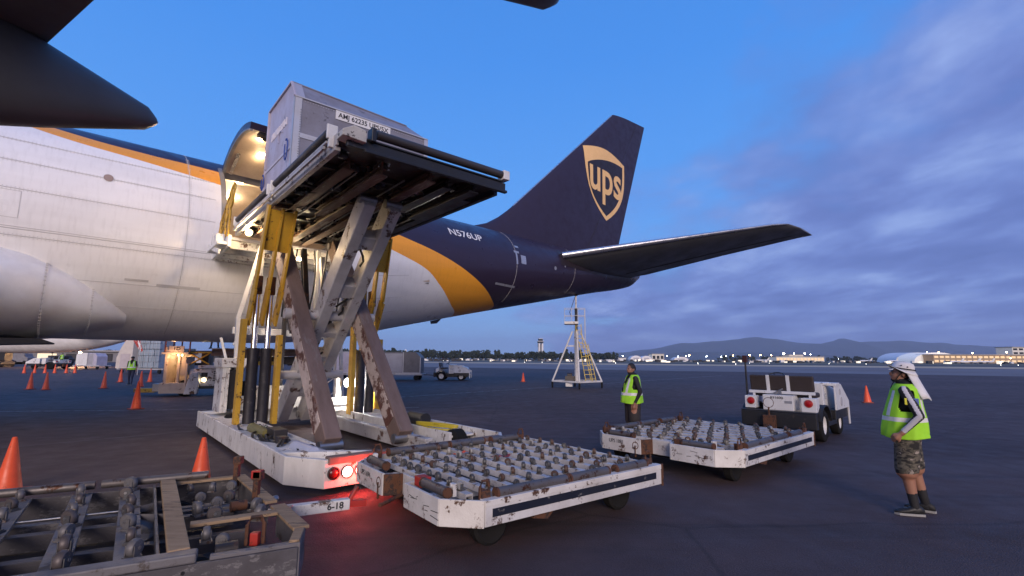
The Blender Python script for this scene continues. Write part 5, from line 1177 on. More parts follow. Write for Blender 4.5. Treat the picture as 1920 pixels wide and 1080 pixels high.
def person(label, loc, az, H, J, mats, zones, belly=0.0, vox=.011, vest=True, group=None, hair=True, girth=1.0, vneck=True):
    """J holds joints for a 1.75 m body; zones(name, t, p) -> material slot for a bone and the place along it"""
    root = thing('person', label, 'person', loc, R(-az), group); k = H / 1.75; root.scale = (k, k, k)
    V = {n: Vector(p) for n, p in J.items()}
    b = B(); bones = []
    def limb(n, p, q, r, r2): capsule(b, V[p] if isinstance(p, str) else p, V[q] if isinstance(q, str) else q, r, r2); bones.append((n, V[p] if isinstance(p, str) else p, V[q] if isinstance(q, str) else q, r, r2))
    g_ = girth
    for z, rx, ry, dy in ((.90, .17, .13, -.01), (.99, .175 * g_, .14 + belly * .6, belly * .35), (1.10, .165 * g_, .13 + belly, belly * .5), (1.22, .165 * g_, .125 + belly * .8, belly * .35), (1.33, .175, .12 + belly * .3, .0), (1.42, .15, .095, -.01)):
        b.ball((V['pelvis'].x + (V['neck'].x - V['pelvis'].x) * (z - .9) / .55, V['pelvis'].y + (V['neck'].y - V['pelvis'].y) * (z - .9) / .55 + dy, z), (rx, ry, .11), 18, 10)
    bones.append(('torso', V['pelvis'], V['neck'], .16, .14))
    limb('neck', 'neck', 'head', .062, .058)
    hd = V['head']; f = V['face'].normalized(); up = V['headup'].normalized(); sd = f.cross(up).normalized()
    def hp(x, y, z): return hd + sd * x + f * y + up * z
    skull = hp(0, .0, .09)
    def eb(c, r3, n=16, m=10):      # ellipsoid aligned with the head
        i0 = len(b.v); b.ball((0, 0, 0), r3, n, m)
        for i in range(i0, len(b.v)): x, y, z = b.v[i]; b.v[i] = tuple(Vector(c) + sd * x + f * y + up * z)
    eb(hp(0, -.01, .105), (.076, .094, .098)); eb(hp(0, .030, .045), (.060, .070, .078)); eb(hp(0, .062, -.005), (.036, .036, .034))
    eb(hp(0, .104, .060), (.013, .022, .024), 10, 8); eb(hp(0, .088, .090), (.038, .014, .010), 10, 8); eb(hp(0, .088, .022), (.026, .014, .008), 10, 8); eb(hp(0, .086, .008), (.024, .014, .008), 10, 8)
    for s in (-1, 1): eb(hp(s * .077, -.012, .065), (.010, .020, .032), 10, 8)
    bones.append(('head', hp(0, 0, .02), hp(0, 0, .15), .09, .09))
    for s in 'LR':
        limb('uarm' + s, 'sh' + s, 'el' + s, .060, .047); limb('farm' + s, 'el' + s, 'wr' + s, .046, .030)
        wr, pd = V['wr' + s], V['hd' + s].normalized(); pn = V['hn' + s].normalized(); px = pd.cross(pn).normalized()
        palm = wr + pd * .075; capsule(b, wr + pd * .02, palm + px * .018, .026, .026, 10); capsule(b, wr + pd * .025, palm - px * .020, .024, .024, 10)
        for fi, (off, L_) in enumerate(((.030, .066), (.010, .076), (-.010, .070), (-.029, .054))):
            p0 = palm + px * off; p1 = p0 + (pd * .9 + pn * .42).normalized() * L_ * .5; p2 = p1 + (pd * .55 + pn * .85).normalized() * L_ * .5
            capsule(b, p0, p1, .0105, .0095, 8); capsule(b, p1, p2, .0095, .008, 8)
        t0 = wr + pd * .03 + px * .022; t1 = t0 + (pd * .7 + px * .75 + pn * .3).normalized() * .045; t2 = t1 + (pd * .95 + px * .2 + pn * .3).normalized() * .032
        capsule(b, t0, t1, .013, .011, 8); capsule(b, t1, t2, .011, .009, 8)
        bones.append(('hand' + s, wr, wr + pd * .14, .04, .03))
        limb('thigh' + s, 'hip' + s, 'kn' + s, .098 * (1 + belly * .6), .068); limb('calf' + s, 'kn' + s, 'an' + s, .060 + belly * .16, .040 + belly * .1)
        an = V['an' + s]; fd = V['ft' + s].normalized(); capsule(b, an + Vector((0, 0, -.04)) - fd * .02, an + fd * .14 + Vector((0, 0, -.055)), .042, .035, 12)
        bones.append(('foot' + s, an + Vector((0, 0, -.045)) - fd * .04, an + fd * .17 + Vector((0, 0, -.05)), .045, .04))
    if mats.get('loose'):       # loose legs of the shorts or trousers
        for s in 'LR':
            h_, kn = V['hip' + s], V['kn' + s]; capsule(b, h_ + Vector((0, 0, .02)), h_ + (kn - h_) * mats['loose'], .125 + belly * .22, .108 + belly * .2)
    me = remesh(b, vox); co = np.zeros(len(me.polygons) * 3); me.polygons.foreach_get('center', co); co = co.reshape(-1, 3)
    best = np.full(len(co), 1e9); who = np.zeros(len(co), int); tt = np.zeros(len(co))
    for i, (n, p, q, r, r2) in enumerate(bones):
        p, q = np.array(p), np.array(q); d = q - p; t = np.clip(((co - p) @ d) / (d @ d), 0, 1); dist = np.linalg.norm(co - (p + t[:, None] * d), axis=1) - (r + (r2 - r) * t)
        k_ = dist < best; best[k_] = dist[k_]; who[k_] = i; tt[k_] = t[k_]
    me.materials.clear()
    for m in mats['slots']: me.materials.append(m)
    me.polygons.foreach_set('material_index', [zones(bones[w][0], t, c) for w, t, c in zip(who, tt, co)]); me.update()
    body = link('body', me, root)
    EYE = mat('eye', (.02, .015, .012), .2, grime=0)
    eb2 = B()
    for s in (-1, 1): eb2.ball(hp(s * .030, .083, .072), .010, 8, 6)
    eb2.obj('eye', EYE, root, 60)
    bw = B()
    for s in (-1, 1): bw.tube(hp(s * .014, .099, .093), hp(s * .048, .084, .096), .005, 6)
    bw.obj('eyebrow', HAIR, root)
    if hair:
        hb = B(); rings = []
        for j, t in enumerate(np.linspace(R(88), R(4), 8)):
            r = []
            for i in range(22):
                q = 2 * math.pi * i / 22; fr = math.cos(q)          # fr = 1 at the forehead
                tq = t if t < R(50) else t + (R(34) * (1 - max(0, fr + .25)) if fr < .75 else -R(30) * (t / R(88)))
                x, y, z = .082 * math.sin(tq) * math.sin(q), .100 * math.sin(tq) * fr - .012, .106 * math.cos(tq) + .107
                r.append(hp(x, y, z))
            rings.append(r)
        hb.loft(rings, cap=True); hb.obj('hair', HAIR, root, 60)
    # shoes
    for s in 'LR':
        an = V['an' + s]; fd = Vector((V['ft' + s].x, V['ft' + s].y, 0)).normalized(); sx = Vector((-fd.y, fd.x, 0)); base = Vector((an.x, an.y, an.z - .095)); rings = []
        for u, w, h in ((-.088, .012, .035), (-.080, .030, .075), (-.04, .040, .11), (.02, .042, .10), (.08, .046, .072), (.14, .048, .056), (.185, .036, .045), (.205, .010, .025)):
            rings.append([base + fd * u + sx * w * math.cos(q) + Vector((0, 0, .020 + (h - .010) * (.5 + .5 * math.sin(q)))) for q in np.linspace(0, 2 * math.pi, 12, endpoint=False)])
        sb = B(); sb.loft(rings); so = sb.obj('shoe', SHOE, root, 60)
        sb = B(); pts = [base + fd * u + sx * w for u, w in ((-.092, 0), (-.08, .034), (0, .042), (.1, .050), (.17, .046), (.208, 0), (.17, -.046), (.1, -.050), (0, -.042), (-.08, -.034))]
        sb.loft([[p + Vector((0, 0, .002)) for p in pts], [p + Vector((0, 0, .026)) for p in pts]]); sb.obj('sole', SOLE, so)
    if vest:
        # open-armed vest: rings round the trunk, left open at the arm holes, with tape bands
        def ring(z, off):
            cx = V['pelvis'].x + (V['neck'].x - V['pelvis'].x) * (z - .9) / .55; cy = V['pelvis'].y + (V['neck'].y - V['pelvis'].y) * (z - .9) / .55
            tab = [(.84, .212, .172 + belly * .95, belly * .28), (.95, .210, .166 + belly * .92, belly * .34), (1.10, .200, .155 + belly * .75, belly * .36), (1.22, .192, .142 + belly * .48, belly * .24), (1.34, .180, .130 + belly * .15, belly * .05), (1.42, .165, .118, 0), (1.475, .115, .085, -.005)]
            rx, ry, dy = (lerp_tab([(a[0], a[i]) for a in tab], z) for i in (1, 2, 3)); rx *= (1 + (g_ - 1) * .8)
            o_ = []
            for i in range(96):
                q = 2 * math.pi * i / 96; wv = 1 + (.030 * math.sin(q * 7 + z * 9) + .022 * math.sin(q * 4 - z * 17) + .012 * math.sin(q * 15 + z * 5)) * max(0, (1.3 - z)) / .4
                o_.append(Vector((cx + (rx + off) * wv * math.sin(q), cy + dy + (ry + off) * wv * math.cos(q), z + (.012 * math.sin(q * 2 + 1) if z < .9 else 0))))
            return o_
        zs = [vest_z for vest_z in np.linspace(VEST_HEM, 1.475, 64)]; vb = B(); rr = [ring(z, .012) for z in zs]
        for j in range(len(zs) - 1):
            for i in range(96):
                q = 360 * (i + .5) / 96; zc_ = (zs[j] + zs[j + 1]) / 2; a = abs(((q + 180) % 360) - 180)    # 0 front, 180 back, 90 sides
                if abs(a - 90) < 26 and 1.16 < zc_ < 1.41 and abs(a - 90) < 26 * math.sqrt(max(0, 1 - ((zc_ - 1.30) / .15) ** 2)) + 5: continue     # arm hole
                if vneck and a < (zc_ - 1.22) * 150 and zc_ > 1.22: continue                                                       # V neck
                vb.slot(1 if (1.045 < zc_ < 1.095 or (abs(a - 34) < 6.5 and 1.10 <= zc_ < 1.40) or (abs(a - 146) < 6.5 and zc_ >= 1.1)) else 0)
                k2 = (i + 1) % 96; vb.add([rr[j][i], rr[j][k2], rr[j + 1][k2], rr[j + 1][i]], [(0, 1, 2, 3)])
        vo = vb.obj('safety_vest', [LIME, TAPE], root)
        bm = bmesh.new(); bm.from_mesh(vo.data); bmesh.ops.remove_doubles(bm, verts=bm.verts, dist=1e-4); bmesh.ops.recalc_face_normals(bm, faces=bm.faces); bm.to_mesh(vo.data); bm.free(); vo.data.shade_smooth()
        so = vo.modifiers.new('thickness', 'SOLIDIFY'); so.thickness = .006; so.offset = 1
    return root, hp, V
VEST_HEM = .84
STAND = dict(pelvis=(0, 0, .92), neck=(0, -.01, 1.45), head=(0, .02, 1.52), face=(0, 1, 0), headup=(0, 0, 1),
    shL=(-.185, 0, 1.40), shR=(.185, 0, 1.40), elL=(-.235, -.05, 1.12), elR=(.235, -.05, 1.12), wrL=(-.25, .02, .88), wrR=(.25, .02, .88),
    hdL=(0, .15, -1), hdR=(0, .15, -1), hnL=(.9, .2, 0), hnR=(-.9, .2, 0), hipL=(-.095, 0, .90), hipR=(.095, 0, .90), knL=(-.11, .01, .50), knR=(.11, .01, .50),
    anL=(-.12, -.02, .095), anR=(.12, -.02, .095), ftL=(-.25, 1, 0), ftR=(.25, 1, 0))
# man in the white sun hat, near right: left side to the camera, left hand on the hip
J = dict(STAND); J.update(face=(0, 1, .16), headup=(0, -.16, 1), neck=(0, -.03, 1.45), head=(0, .0, 1.52), elL=(-.305, -.10, 1.13), wrL=(-.285, .075, .925), hdL=(.12, .80, -.55), hnL=(.85, -.1, -.45),
    elR=(.30, -.12, 1.16), wrR=(.22, .10, .98), hdR=(-.2, .8, -.5), hnR=(-.8, 0, -.4), anL=(-.12, .01, .095), knL=(-.12, .05, .49), anR=(.13, -.12, .095), knR=(.12, -.04, .50))
def z1(n, t, p):
    if n in ('head', 'neck'): return 0
    if n[:4] in ('uarm', 'farm'):
        # black sleeve with a pale panel down the outside, pale cuff
        if n.startswith('farm') and t > .90: return 2
        s = n[-1]; a_, c_ = (Vector(J['sh' + s]), Vector(J['el' + s])) if n[:4] == 'uarm' else (Vector(J['el' + s]), Vector(J['wr' + s])); m_ = a_ + (c_ - a_) * t
        return 2 if (-1 if s == 'L' else 1) * (p[0] - m_.x) > 0 and abs(p[1] - m_.y - .004) < .020 else 1
    if n.startswith('hand'): return 0
    if n == 'torso': return 1 if p[2] > .86 else 3
    if n.startswith('thigh'): return 3
    if n.startswith('calf'): return 3 if t < .04 else 0 if t < .62 else 1
    return 4
VEST_HEM = .86
p1, hp1, V1 = person('heavy man in white neck-flap hat, lime vest and camouflage shorts, hand on hip', (4.83, 6.10, 0), -58, 1.80, J, dict(slots=[SKIN, CLB, CLG, CAMO, SHOE], loose=.98), z1, belly=.045, vox=.0095, hair=True, girth=1.06, vneck=False)
HATM = mat('white_hat_cloth', (.70, .69, .70), .8, grime=.25, gscale=9, bump=.2, bscale=14)
hb = B(); rings = []
for t, r, z in ((0, .002, .222), (.3, .055, .220), (.6, .088, .205), (.8, .100, .172), (1, .103, .125)):
    rings.append([hp1(r * .94 * math.sin(q), r * 1.08 * math.cos(q) - .012, z) for q in np.linspace(0, 2 * math.pi, 32, endpoint=False)])
hb.loft(rings, cap=True); hat = hb.obj('sun_hat', HATM, p1, 50)
hb = B(); inner_, outer_ = [], []
for q in np.linspace(0, 2 * math.pi, 33)[:-1]:
    fr = math.cos(q); inner_.append(hp1(.098 * math.sin(q), .112 * fr - .012, .128)); w = .034 + .040 * max(0, fr); outer_.append(hp1((.098 + w) * math.sin(q), (.112 + w) * fr - .012, .128 - .030 * abs(math.sin(q)) + .065 * max(0, fr) - .05 * max(0, -fr)))
hb.loft([inner_, outer_], cap=False); o = hb.obj('hat_brim', HATM, hat, 60); o.modifiers.new('t', 'SOLIDIFY').thickness = .004
hb = B(); rows = []
for u in np.linspace(0, 1, 7): rows.append([hp1(.115 * math.sin(q) * (1 + .25 * u), -.012 + .115 * math.cos(q) - .17 * u, .115 - .29 * u + .012 * math.sin(q * 5) * u) for q in np.linspace(R(95), R(265), 20)])
hb.loft(rows, cap=False, closed=False); o = hb.obj('neck_flap', HATM, hat, 60); o.modifiers.new('t', 'SOLIDIFY').thickness = .004
hb = B(); hb.path([hp1(.105 * math.sin(q), .117 * math.cos(q) - .012, .138) for q in np.linspace(0, 2 * math.pi, 30)], .006, 6); hb.obj('hat_cord', CLB, hat)
hb = B(); hb.path([hp1(-.085, -.01, .12), hp1(-.078, .035, .04), hp1(-.05, .065, -.03), hp1(-.02, .078, -.055), hp1(-.01, .085, -.10), hp1(-.012, .083, -.14)], .005, 6); hb.path([hp1(-.012, .083, -.10), hp1(-.012, .083, -.15)], .010, 6); hb.obj('chin_cord', CLB, hat)
hb = B()
for y, z in ((.02, .175), (-.04, .165)): hb.tube(hp1(-.090, y, z), hp1(-.100, y, z - .002), .008, 10)
hb.obj('eyelet', GREYD, hat)
# armband with card
hb = B(); hb.box((-.262, -.075, 1.285), (.02, .075, .075)); hb.obj('arm_badge', mat('blue_card', (.10, .16, .42), .4, grime=.2), p1, bevel=.004)
hb = B(); hb.box((-.262, -.01, 1.285), (.02, .055, .075)); hb.obj('arm_band', mat('yellow_band', (.70, .66, .05), .5, grime=.2), p1, bevel=.004)
# man behind the right dolly
J = dict(STAND); J.update(face=(-.25, 1, .05), neck=(0, -.02, 1.45), head=(0, .01, 1.52), elL=(-.25, -.07, 1.12), wrL=(-.235, .06, .87), elR=(.26, -.04, 1.12))
def z2(n, t, p):
    if n in ('head',) or n.startswith('hand'): return 0
    if n == 'neck': return 1 if p[2] < 1.52 else 0
    if n[:4] in ('uarm', 'farm'): return 1
    if n == 'torso': return 1 if p[2] > .93 else 2
    if n.startswith('thigh'): return 2
    if n.startswith('calf'): return 2 if t < .12 else 0 if t < .7 else 1
    return 3
VEST_HEM = .88
p2, hp2, V2 = person('man in lime vest and dark shorts standing behind the right dolly, looking up', (2.62, 10.70, 0), -100, 1.74, J, dict(slots=[SKIN, CLB, CLD, SHOE], loose=1.0), z2, belly=.06, vox=.012, girth=1.08)
hb = B(); hb.path([(-.06, .13, 1.44), (-.015, .20, 1.28), (0, .215, 1.20)], .006, 5); hb.box((0, .222, 1.16), (.05, .012, .09)); hb.obj('badge_lanyard', CLB, p2)
# man walking by the cones on the left
J = dict(STAND); J.update(knL=(-.10, .10, .50), anL=(-.11, .14, .10), knR=(.10, -.02, .50), anR=(.11, -.16, .11), wrL=(-.26, .06, .88), wrR=(.27, -.02, .88))
def z3(n, t, p):
    if n == 'head' or n.startswith('hand'): return 0
    if n == 'neck': return 0
    if n[:4] in ('uarm',): return 1
    if n[:4] == 'farm': return 0
    if n == 'torso': return 1 if p[2] > .93 else 2
    return 2 if n[:4] in ('thig', 'calf') else 3
VEST_HEM = .92
p3, hp3, _ = person('man in dark cap, lime vest and jeans walking by the wrapped cargo pallet', (-24.46, 31.6, 0), 160, 1.84, J, dict(slots=[SKIN, CLB, JEAN, SHOE]), z3, vox=.02)
hb = B(); hb.lathe([(.002, .21), (.07, .195), (.098, .15), (.10, .115)], 20); cp = [tuple(hp3(x, y - .012, z)) for x, y, z in hb.v]; hb.v = cp; hb.box(tuple(hp3(0, .12, .12)), (.12, .10, .012)); hb.obj('cap', CLB, p3, 50)
# man on the low loader behind the fuselage: only his legs show
J = dict(STAND); J.update(anL=(-.16, 0, .095), anR=(.16, 0, .095))
def z4(n, t, p):
    if n in ('head', 'neck') or n.startswith('hand') or n[:4] == 'farm': return 0
    if n == 'torso': return 1 if p[2] > .93 else 2
    if n[:4] in ('uarm',): return 1
    if n.startswith('thigh'): return 2
    if n.startswith('calf'): return 0 if t < .72 else 1
    return 3
VEST_HEM = .9
person('person with bare calves standing on the low loader platform, upper body hidden by the fuselage', (-14.75, 24.2, 2.20), 150, 1.75, J, dict(slots=[SKIN, CLB, CLD, SHOE], loose=.95), z4, vox=.022)
# driver on the far tractor
J = dict(STAND); J.update(pelvis=(0, 0, .92), knL=(-.12, .42, .86), anL=(-.12, .52, .48), knR=(.12, .42, .86), anR=(.12, .52, .48), elL=(-.24, .12, 1.16), wrL=(-.14, .36, 1.22), elR=(.24, .12, 1.16), wrR=(.14, .36, 1.22), hdL=(0, 1, 0), hdR=(0, 1, 0), neck=(0, -.06, 1.45), head=(0, -.04, 1.52))
person('driver in lime vest seated on the far white tow tractor', (-64.55, 70.2, .50), -86, 1.75, J, dict(slots=[SKIN, LIME, JEAN, SHOE]), z3, vox=.03)
# ------------------------------------------------------------------ tail support stand
TSW = mat('stand_white_paint', (.66, .65, .64), .5, grime=.35, spot=RUST, spot_amt=.15, spot_scale=5); TSY = mat('stand_yellow_paint', (.62, .47, .10), .5, grime=.3)
ts = thing('tail_stand', 'white tripod tail support stand with yellow ladder under the rear fuselage', 'tail stand', (4.12, 30.95, 0), R(-6))
feet = [(-1.55, .15), (1.55, .15), (.1, -1.45), (-.1, 1.5)]
for i, (x, y) in enumerate(feet):
    b = B(); b.tube((x, y, .40), (x * .16, y * .16, 3.55), .055, 12); b.obj('leg', TSW, ts, 40)
    b = B(); M = Matrix.Translation((x, y, .13)) @ Matrix.Rotation(R(90), 4, 'Y'); b.lathe([(.02, -.05), (.11, -.05), (.13, -.03), (.13, .03), (.11, .05), (.02, .05)], 18, M); b.box((x, y, .27), (.12, .05, .2)); b.obj('caster', RUBBER, ts, 40)
for a, c in ((0, 2), (2, 1), (1, 3), (3, 0)):
    b = B(); b.beam((*feet[a], .42), (*feet[c], .42), .12, .10); b.obj('base_beam', TSW, ts, bevel=.01)
b = B(); b.beam((-.58, .05, 2.62), (.58, .05, 2.62), .08, .08); b.obj('collar_beam', TSW, ts, bevel=.01)
b = B(); b.tube((0, 0, .35), (0, 0, 3.6), .14, 16); b.obj('mast', TSW, ts, 40)
b = B(); b.tube((0, 0, 3.6), (0, 0, 5.02), .09, 14); b.obj('mast_sleeve', BLACK, ts, 40)
STAND_TOP = 5.95
b = B(); b.tube((0, 0, 5.0), (0, 0, STAND_TOP - .1), .055, 14); b.obj('ram', TSW, ts, 40)
b = B(); b.lathe([(.06, 0), (.13, .03), (.13, .07), (.05, .13)], 16, Matrix.Translation((0, 0, STAND_TOP - .13))); b.obj('pad', RUBBER, ts, 40)
b = B(); b.path([(-.02, -.1, STAND_TOP - .1), (-.25, -.1, 5.2), (-.42, -.1, 4.75), (-.30, -.1, 4.5)], .02, 6); b.obj('air_hose', BLACK, ts, 50)
b = B(); b.b2((-.75, -.55, 3.98), (.12, .35, 4.06)); b.b2((-.75, -.57, 4.0), (.12, -.55, 4.14)); b.obj('work_platform', TSW, ts)
b = B()
for x, y in ((-.73, -.53), (-.73, .33), (-.30, -.53), (.10, -.53), (.55, -.4), (.55, .3)): b.tube((x, y, 4.06 if x < .2 else 2.9), (x, y, 4.98), .016, 6)
for z in (4.52, 4.98): b.path([(.55, -.4, z), (.10, -.53, z), (-.73, -.53, z), (-.73, .33, z), (.1, .33, z), (.55, .3, z)], .016, 6)
b.obj('cage_rail', TSW, ts, 40)
def ladder(x0, y0, z0, x1, y1, z1, w, n):
    a, c = Vector((x0, y0, z0)), Vector((x1, y1, z1)); sx = Vector((w / 2, 0, 0))
    for s in (-1, 1): b = B(); b.tube(a + sx * s, c + sx * s, .022, 8); b.obj('ladder_stile', TSY, ts, 40)
    for k in range(n):
        p = a + (c - a) * (k + .5) / n; b = B(); b.beam(p - sx, p + sx, .05, .03); b.obj('ladder_rung', TSY, ts)
ladder(.72, -.75, .45, .35, -.35, 2.9, .42, 9); ladder(.20, -.30, 2.7, .12, -.28, 4.0, .34, 5); ladder(1.0, -.6, .45, .55, -.3, 2.75, .3, 8)
b = B(); b.b2((-.75, -.35, .42), (-.15, .2, .75)); b.tube((-.62, -.2, .78), (-.3, -.2, .78), .14, 14); b.obj('pump_unit', DARKST, ts, bevel=.01)
b = B(); b.b2((-.72, -.75, .12), (-.30, -.5, .34)); b.obj('ballast_box', TSW, ts, bevel=.01); b = B(); b.b2((-.1, -.25, .42), (.18, -.16, .95)); b.obj('pump_panel', TSW, ts, bevel=.01)

# ------------------------------------------------------------------ grey container cart behind the far tractor
CGR = mat('cart_grey_panel', (.40, .39, .42), .5, .2, grime=.45, gscale=.8)
def cart(label, loc, az, L, h, contoured, m_front, m_side, group, dark=False, panels=3):
    t = thing('container_cart', label, 'cart', (*loc, 0), azrot(az), group)
    b = B(); b.b2((-L / 2, -.85, .42), (L / 2, .85, .55)); b.obj('deck', GREYW, t, bevel=.01)
    b = B(); b.tube((L / 2, 0, .45), (L / 2 + 1.3, 0, .38), .03, 8); b.obj('tow_bar', DARKST, t)
    for x in (-L / 2 + .5, L / 2 - .5):
        for y in (-.7, .7):
            b = B(); M = Matrix.Translation((x, y, .22)) @ Matrix.Rotation(R(90), 4, 'X'); b.lathe([(.10, -.07), (.2, -.07), (.22, -.04), (.22, .04), (.2, .07), (.10, .07)], 18, M); w_ = b.obj('wheel', RUBBER, t, 40)
            b = B(); b.lathe([(.01, -.06), (.11, -.06), (.11, .06), (.01, .06)], 14, M); b.obj('hub', WRIM, w_, 40)
    return t
def box_container(label, loc, az, L, Wd, h, z0, m_, m2, cut=.45, group=None):
    t = thing('cargo_container', label, 'container', (*loc, z0), azrot(az), group)
    prof = [(-L / 2, 0), (L / 2 - cut * .0, 0), (L / 2, h - cut), (L / 2 - cut, h), (-L / 2, h)]
    b = B(); b.prism(prof, -Wd / 2, Wd / 2); b.obj('shell', m_, t, bevel=.01)
    b = B(); b.b2((-L / 2 + .06, -Wd / 2 - .012, .1), (-L / 2 + L * .52, -Wd / 2 - .002, h - .1)); b.obj('door_panel', m2, t)
    b = B()
    for x in (-L / 2 + .02, -L / 2 + L * .54, L / 2 - .03): b.b2((x - .03, -Wd / 2 - .02, 0), (x + .03, -Wd / 2 - .003, h - (cut if x > L / 2 - .1 else 0)))
    b.b2((-L / 2, -Wd / 2 - .03, 0), (L / 2, -Wd / 2 - .003, .07)); b.obj('edge_rail', ALU, t)
    return t
cart('flat cart carrying the grey container behind the small distant tractor', (-9.0, 40.9), 90, 3.4, 1.6, True, None, None, None)
box_container('grey contoured container on the cart behind the small distant tractor', (-9.0, 40.9), 90, 3.1, 1.6, 1.72, .56, mat('container_dark_panel', (.17, .16, .165), .5, grime=.5), CGR, .42)
cart('flat cart half hidden behind the loader, left of the distant grey container', (-13.0, 40.9), 90, 3.4, 1.6, True, None, None, None)
box_container('pale container half hidden behind the loader scissor arms', (-13.0, 40.9), 90, 3.1, 1.6, 1.75, .56, CGR, PANL, .40)
# far-left cart with two containers
cart('long low white cart under the far jet tail', (-60.2, 70.3), 100, 4.6, 1.5, False, None, None, None)
box_container('small white slatted container on the far-left cart', (-61.2, 70.5), 280, 1.9, 1.5, 1.75, .56, WHITE, WHITE, .30)
box_container('small lavender container on the far-left cart', (-59.3, 70.15), 100, 1.5, 1.5, 1.70, .56, PANL, CGR, .45)
BLUEN = mat('blue_netting', (.12, .17, .30), .7, grime=.5, gscale=3, bump=.6, bscale=9)
box_container('blue netted container standing beyond the far-left cart', (-57.6, 74), 100, 2.9, 1.6, 2.35, .05, BLUEN, BLUEN, .2)
# ------------------------------------------------------------------ tall cargo on the left: white contoured container and plastic-wrapped pallet
tc_ = cart('low transport dolly carrying the tall white container and wrapped pallet', (-39.9, 53.6), 98, 5.6, 2, False, None, None, None)
t = thing('cargo_container', 'tall cream contoured container beside the plastic-wrapped pallet', 'container', (-41.3, 53.4, .56), azrot(98))
b = B(); b.prism([(-1.05, 0), (.85, 0), (.85, 3.35), (.1, 3.35), (-.62, 2.2), (-1.05, 1.1)], -1.0, 1.0); b.obj('shell', mat('cream_shell', (.62, .56, .50), .5, grime=.3), t, bevel=.02)
b = B(); b.b2((-.55, -1.015, .1), (.6, -1.003, 1.55)); b.obj('door_panel', mat('pale_pink_panel', (.50, .44, .44), .5, grime=.3), t)
t = thing('wrapped_pallet', 'tall pallet of boxes under clear plastic wrap and netting', 'pallet', (-39.0, 53.75, .56), azrot(98))
WRAP = mat('plastic_wrap', (.30, .37, .44), .22, grime=.4, gscale=2, bump=.8, bscale=5, coat=.4)
rs = random.Random(3); 
for i in range(4):
    for j in range(5):
        b = B(); b.box((-.98 + .65 * i + rs.uniform(-.03, .03), -.75 + rs.uniform(-.04, .04), .36 + .66 * j), (.63, .6, .63)); b.obj('wrapped_box', WRAP, t, bevel=.05)
b = B(); b.b2((-1.3, -.72, .02), (1.3, .95, 3.3)); b.obj('core', WRAP, t, bevel=.08)
NET = mat('net_cord', (.50, .52, .55), .7, grime=.2)
b = B()
for k in range(7): b.beam((-1.3 + .43 * k, -1.10, .05), (-1.3 + .43 * k, -1.10, 3.3), .03, .02, (0, 1, 0))
for k in range(7): b.beam((-1.3, -1.105, .2 + .5 * k), (1.3, -1.105, .2 + .5 * k), .03, .02)
b.obj('cargo_net', NET, t)
# striped flag beside it
fl = thing('striped_flag', 'red and white striped flag hanging beside the wrapped pallet', 'flag', (-37.2, 48.5, 0))
b = B(); b.tube((.25, 0, 0), (.25, 0, 4.3), .03, 8); b.obj('staff', GREYW, fl)
for k in range(5):
    b = B(); p = [(-.62 + .14 * k + .03 * math.sin(k), .03 * math.sin(k * 2), 3.55 - .02 * k), (-.48 + .14 * k, .03 * math.sin(k * 2 + 2), 3.62), (.14 + .1 * k, .02, 2.55 - .09 * k + .2), (.02 + .1 * k, 0, 2.42 - .09 * k + .2)]; b.add(p, [(0, 1, 2, 3)]); b.obj('stripe', REDP if k % 2 == 0 else WHITE, fl)

# ------------------------------------------------------------------ second, low loader on the far side of the fuselage
l2 = thing('lower_deck_loader', 'cream low cargo loader with grille and headlamps beyond the fuselage', 'cargo loader', (-14.95, 23.2, 0), R(16))
CRM = mat('cream_paint', (.56, .48, .40), .45, grime=.4, spot=RUST, spot_amt=.15, spot_scale=4)
P2 = lambda name, m, fn, bev=.015, sm=None: (lambda b: (fn(b), b.obj(name, m, l2, sm, bev))[1])(B())
P2('driver_step', CRM, lambda b: (b.b2((-1.25, -.5, .14), (-.2, .9, .62)), b.b2((-1.75, .2, .2), (-1.25, .9, .55))))
P2('cab_frame', CRM, lambda b: (b.b2((-1.15, -.42, .62), (-1.02, .8, 2.28)), b.b2((-.62, -.42, .62), (-.52, -.3, 2.28)), b.b2((-.28, -.42, .62), (-.20, -.3, 1.5)), b.b2((-1.15, .7, .62), (-.3, .8, 2.2)), b.b2((-1.30, -.46, 1.92), (-.2, .85, 2.02)), b.b2((-.5, -.35, .95), (-.3, .7, 1.8))))
P2('cab_rail', mat('dull_red_steel', (.26, .09, .06), .6, grime=.4), lambda b: [b.b2((-1.2 + .33 * k, -.45, 2.02), (-1.14 + .33 * k, -.39, 2.72)) for k in range(4)] + [b.b2((-1.2, -.45, 2.66), (-.15, -.39, 2.72))])
pl_ = P2('number_board', CRM, lambda b: b.b2((-1.0, -.50, 2.04), (-.38, -.47, 2.30)), .006)
lettering('1D', .2, INK, pl_, (-.68, -.503, 2.17), (1, 0, 0), (0, 0, 1), sx=1.2, offset=.004)
P2('engine_hood', WHITE_W, lambda b: (b.b2((.28, -.30, .46), (1.9, .9, 1.28)), b.b2((.20, -.36, 1.28), (2.0, .9, 1.42)), b.b2((-.15, -.28, .5), (.30, .8, 1.25))))
P2('fender', WHITE_W, lambda b: b.prism([(-.22, .10), (.30, .10), (.36, .62), (.28, 1.10), (.02, 1.10), (-.10, .7)], -.62, -.30), .03)
P2('wheel', RUBBER, lambda b: b.tube((-.24, -.35, .38), (-.24, .0, .38), .38, 26), 0, 40); P2('wheel', RUBBER, lambda b: b.tube((2.2, -.25, .34), (2.2, .05, .34), .34, 26), 0, 40)
for k in range(2):
    for j in range(6): P2('grille_slat', BLACK, lambda b: b.b2((.86 + .34 * k, -.312, .68 + .085 * j), (1.12 + .34 * k, -.304, .73 + .085 * j)), 0)
P2('bumper', BLACK, lambda b: b.b2((.25, -.40, .34), (2.1, -.3, .46)))
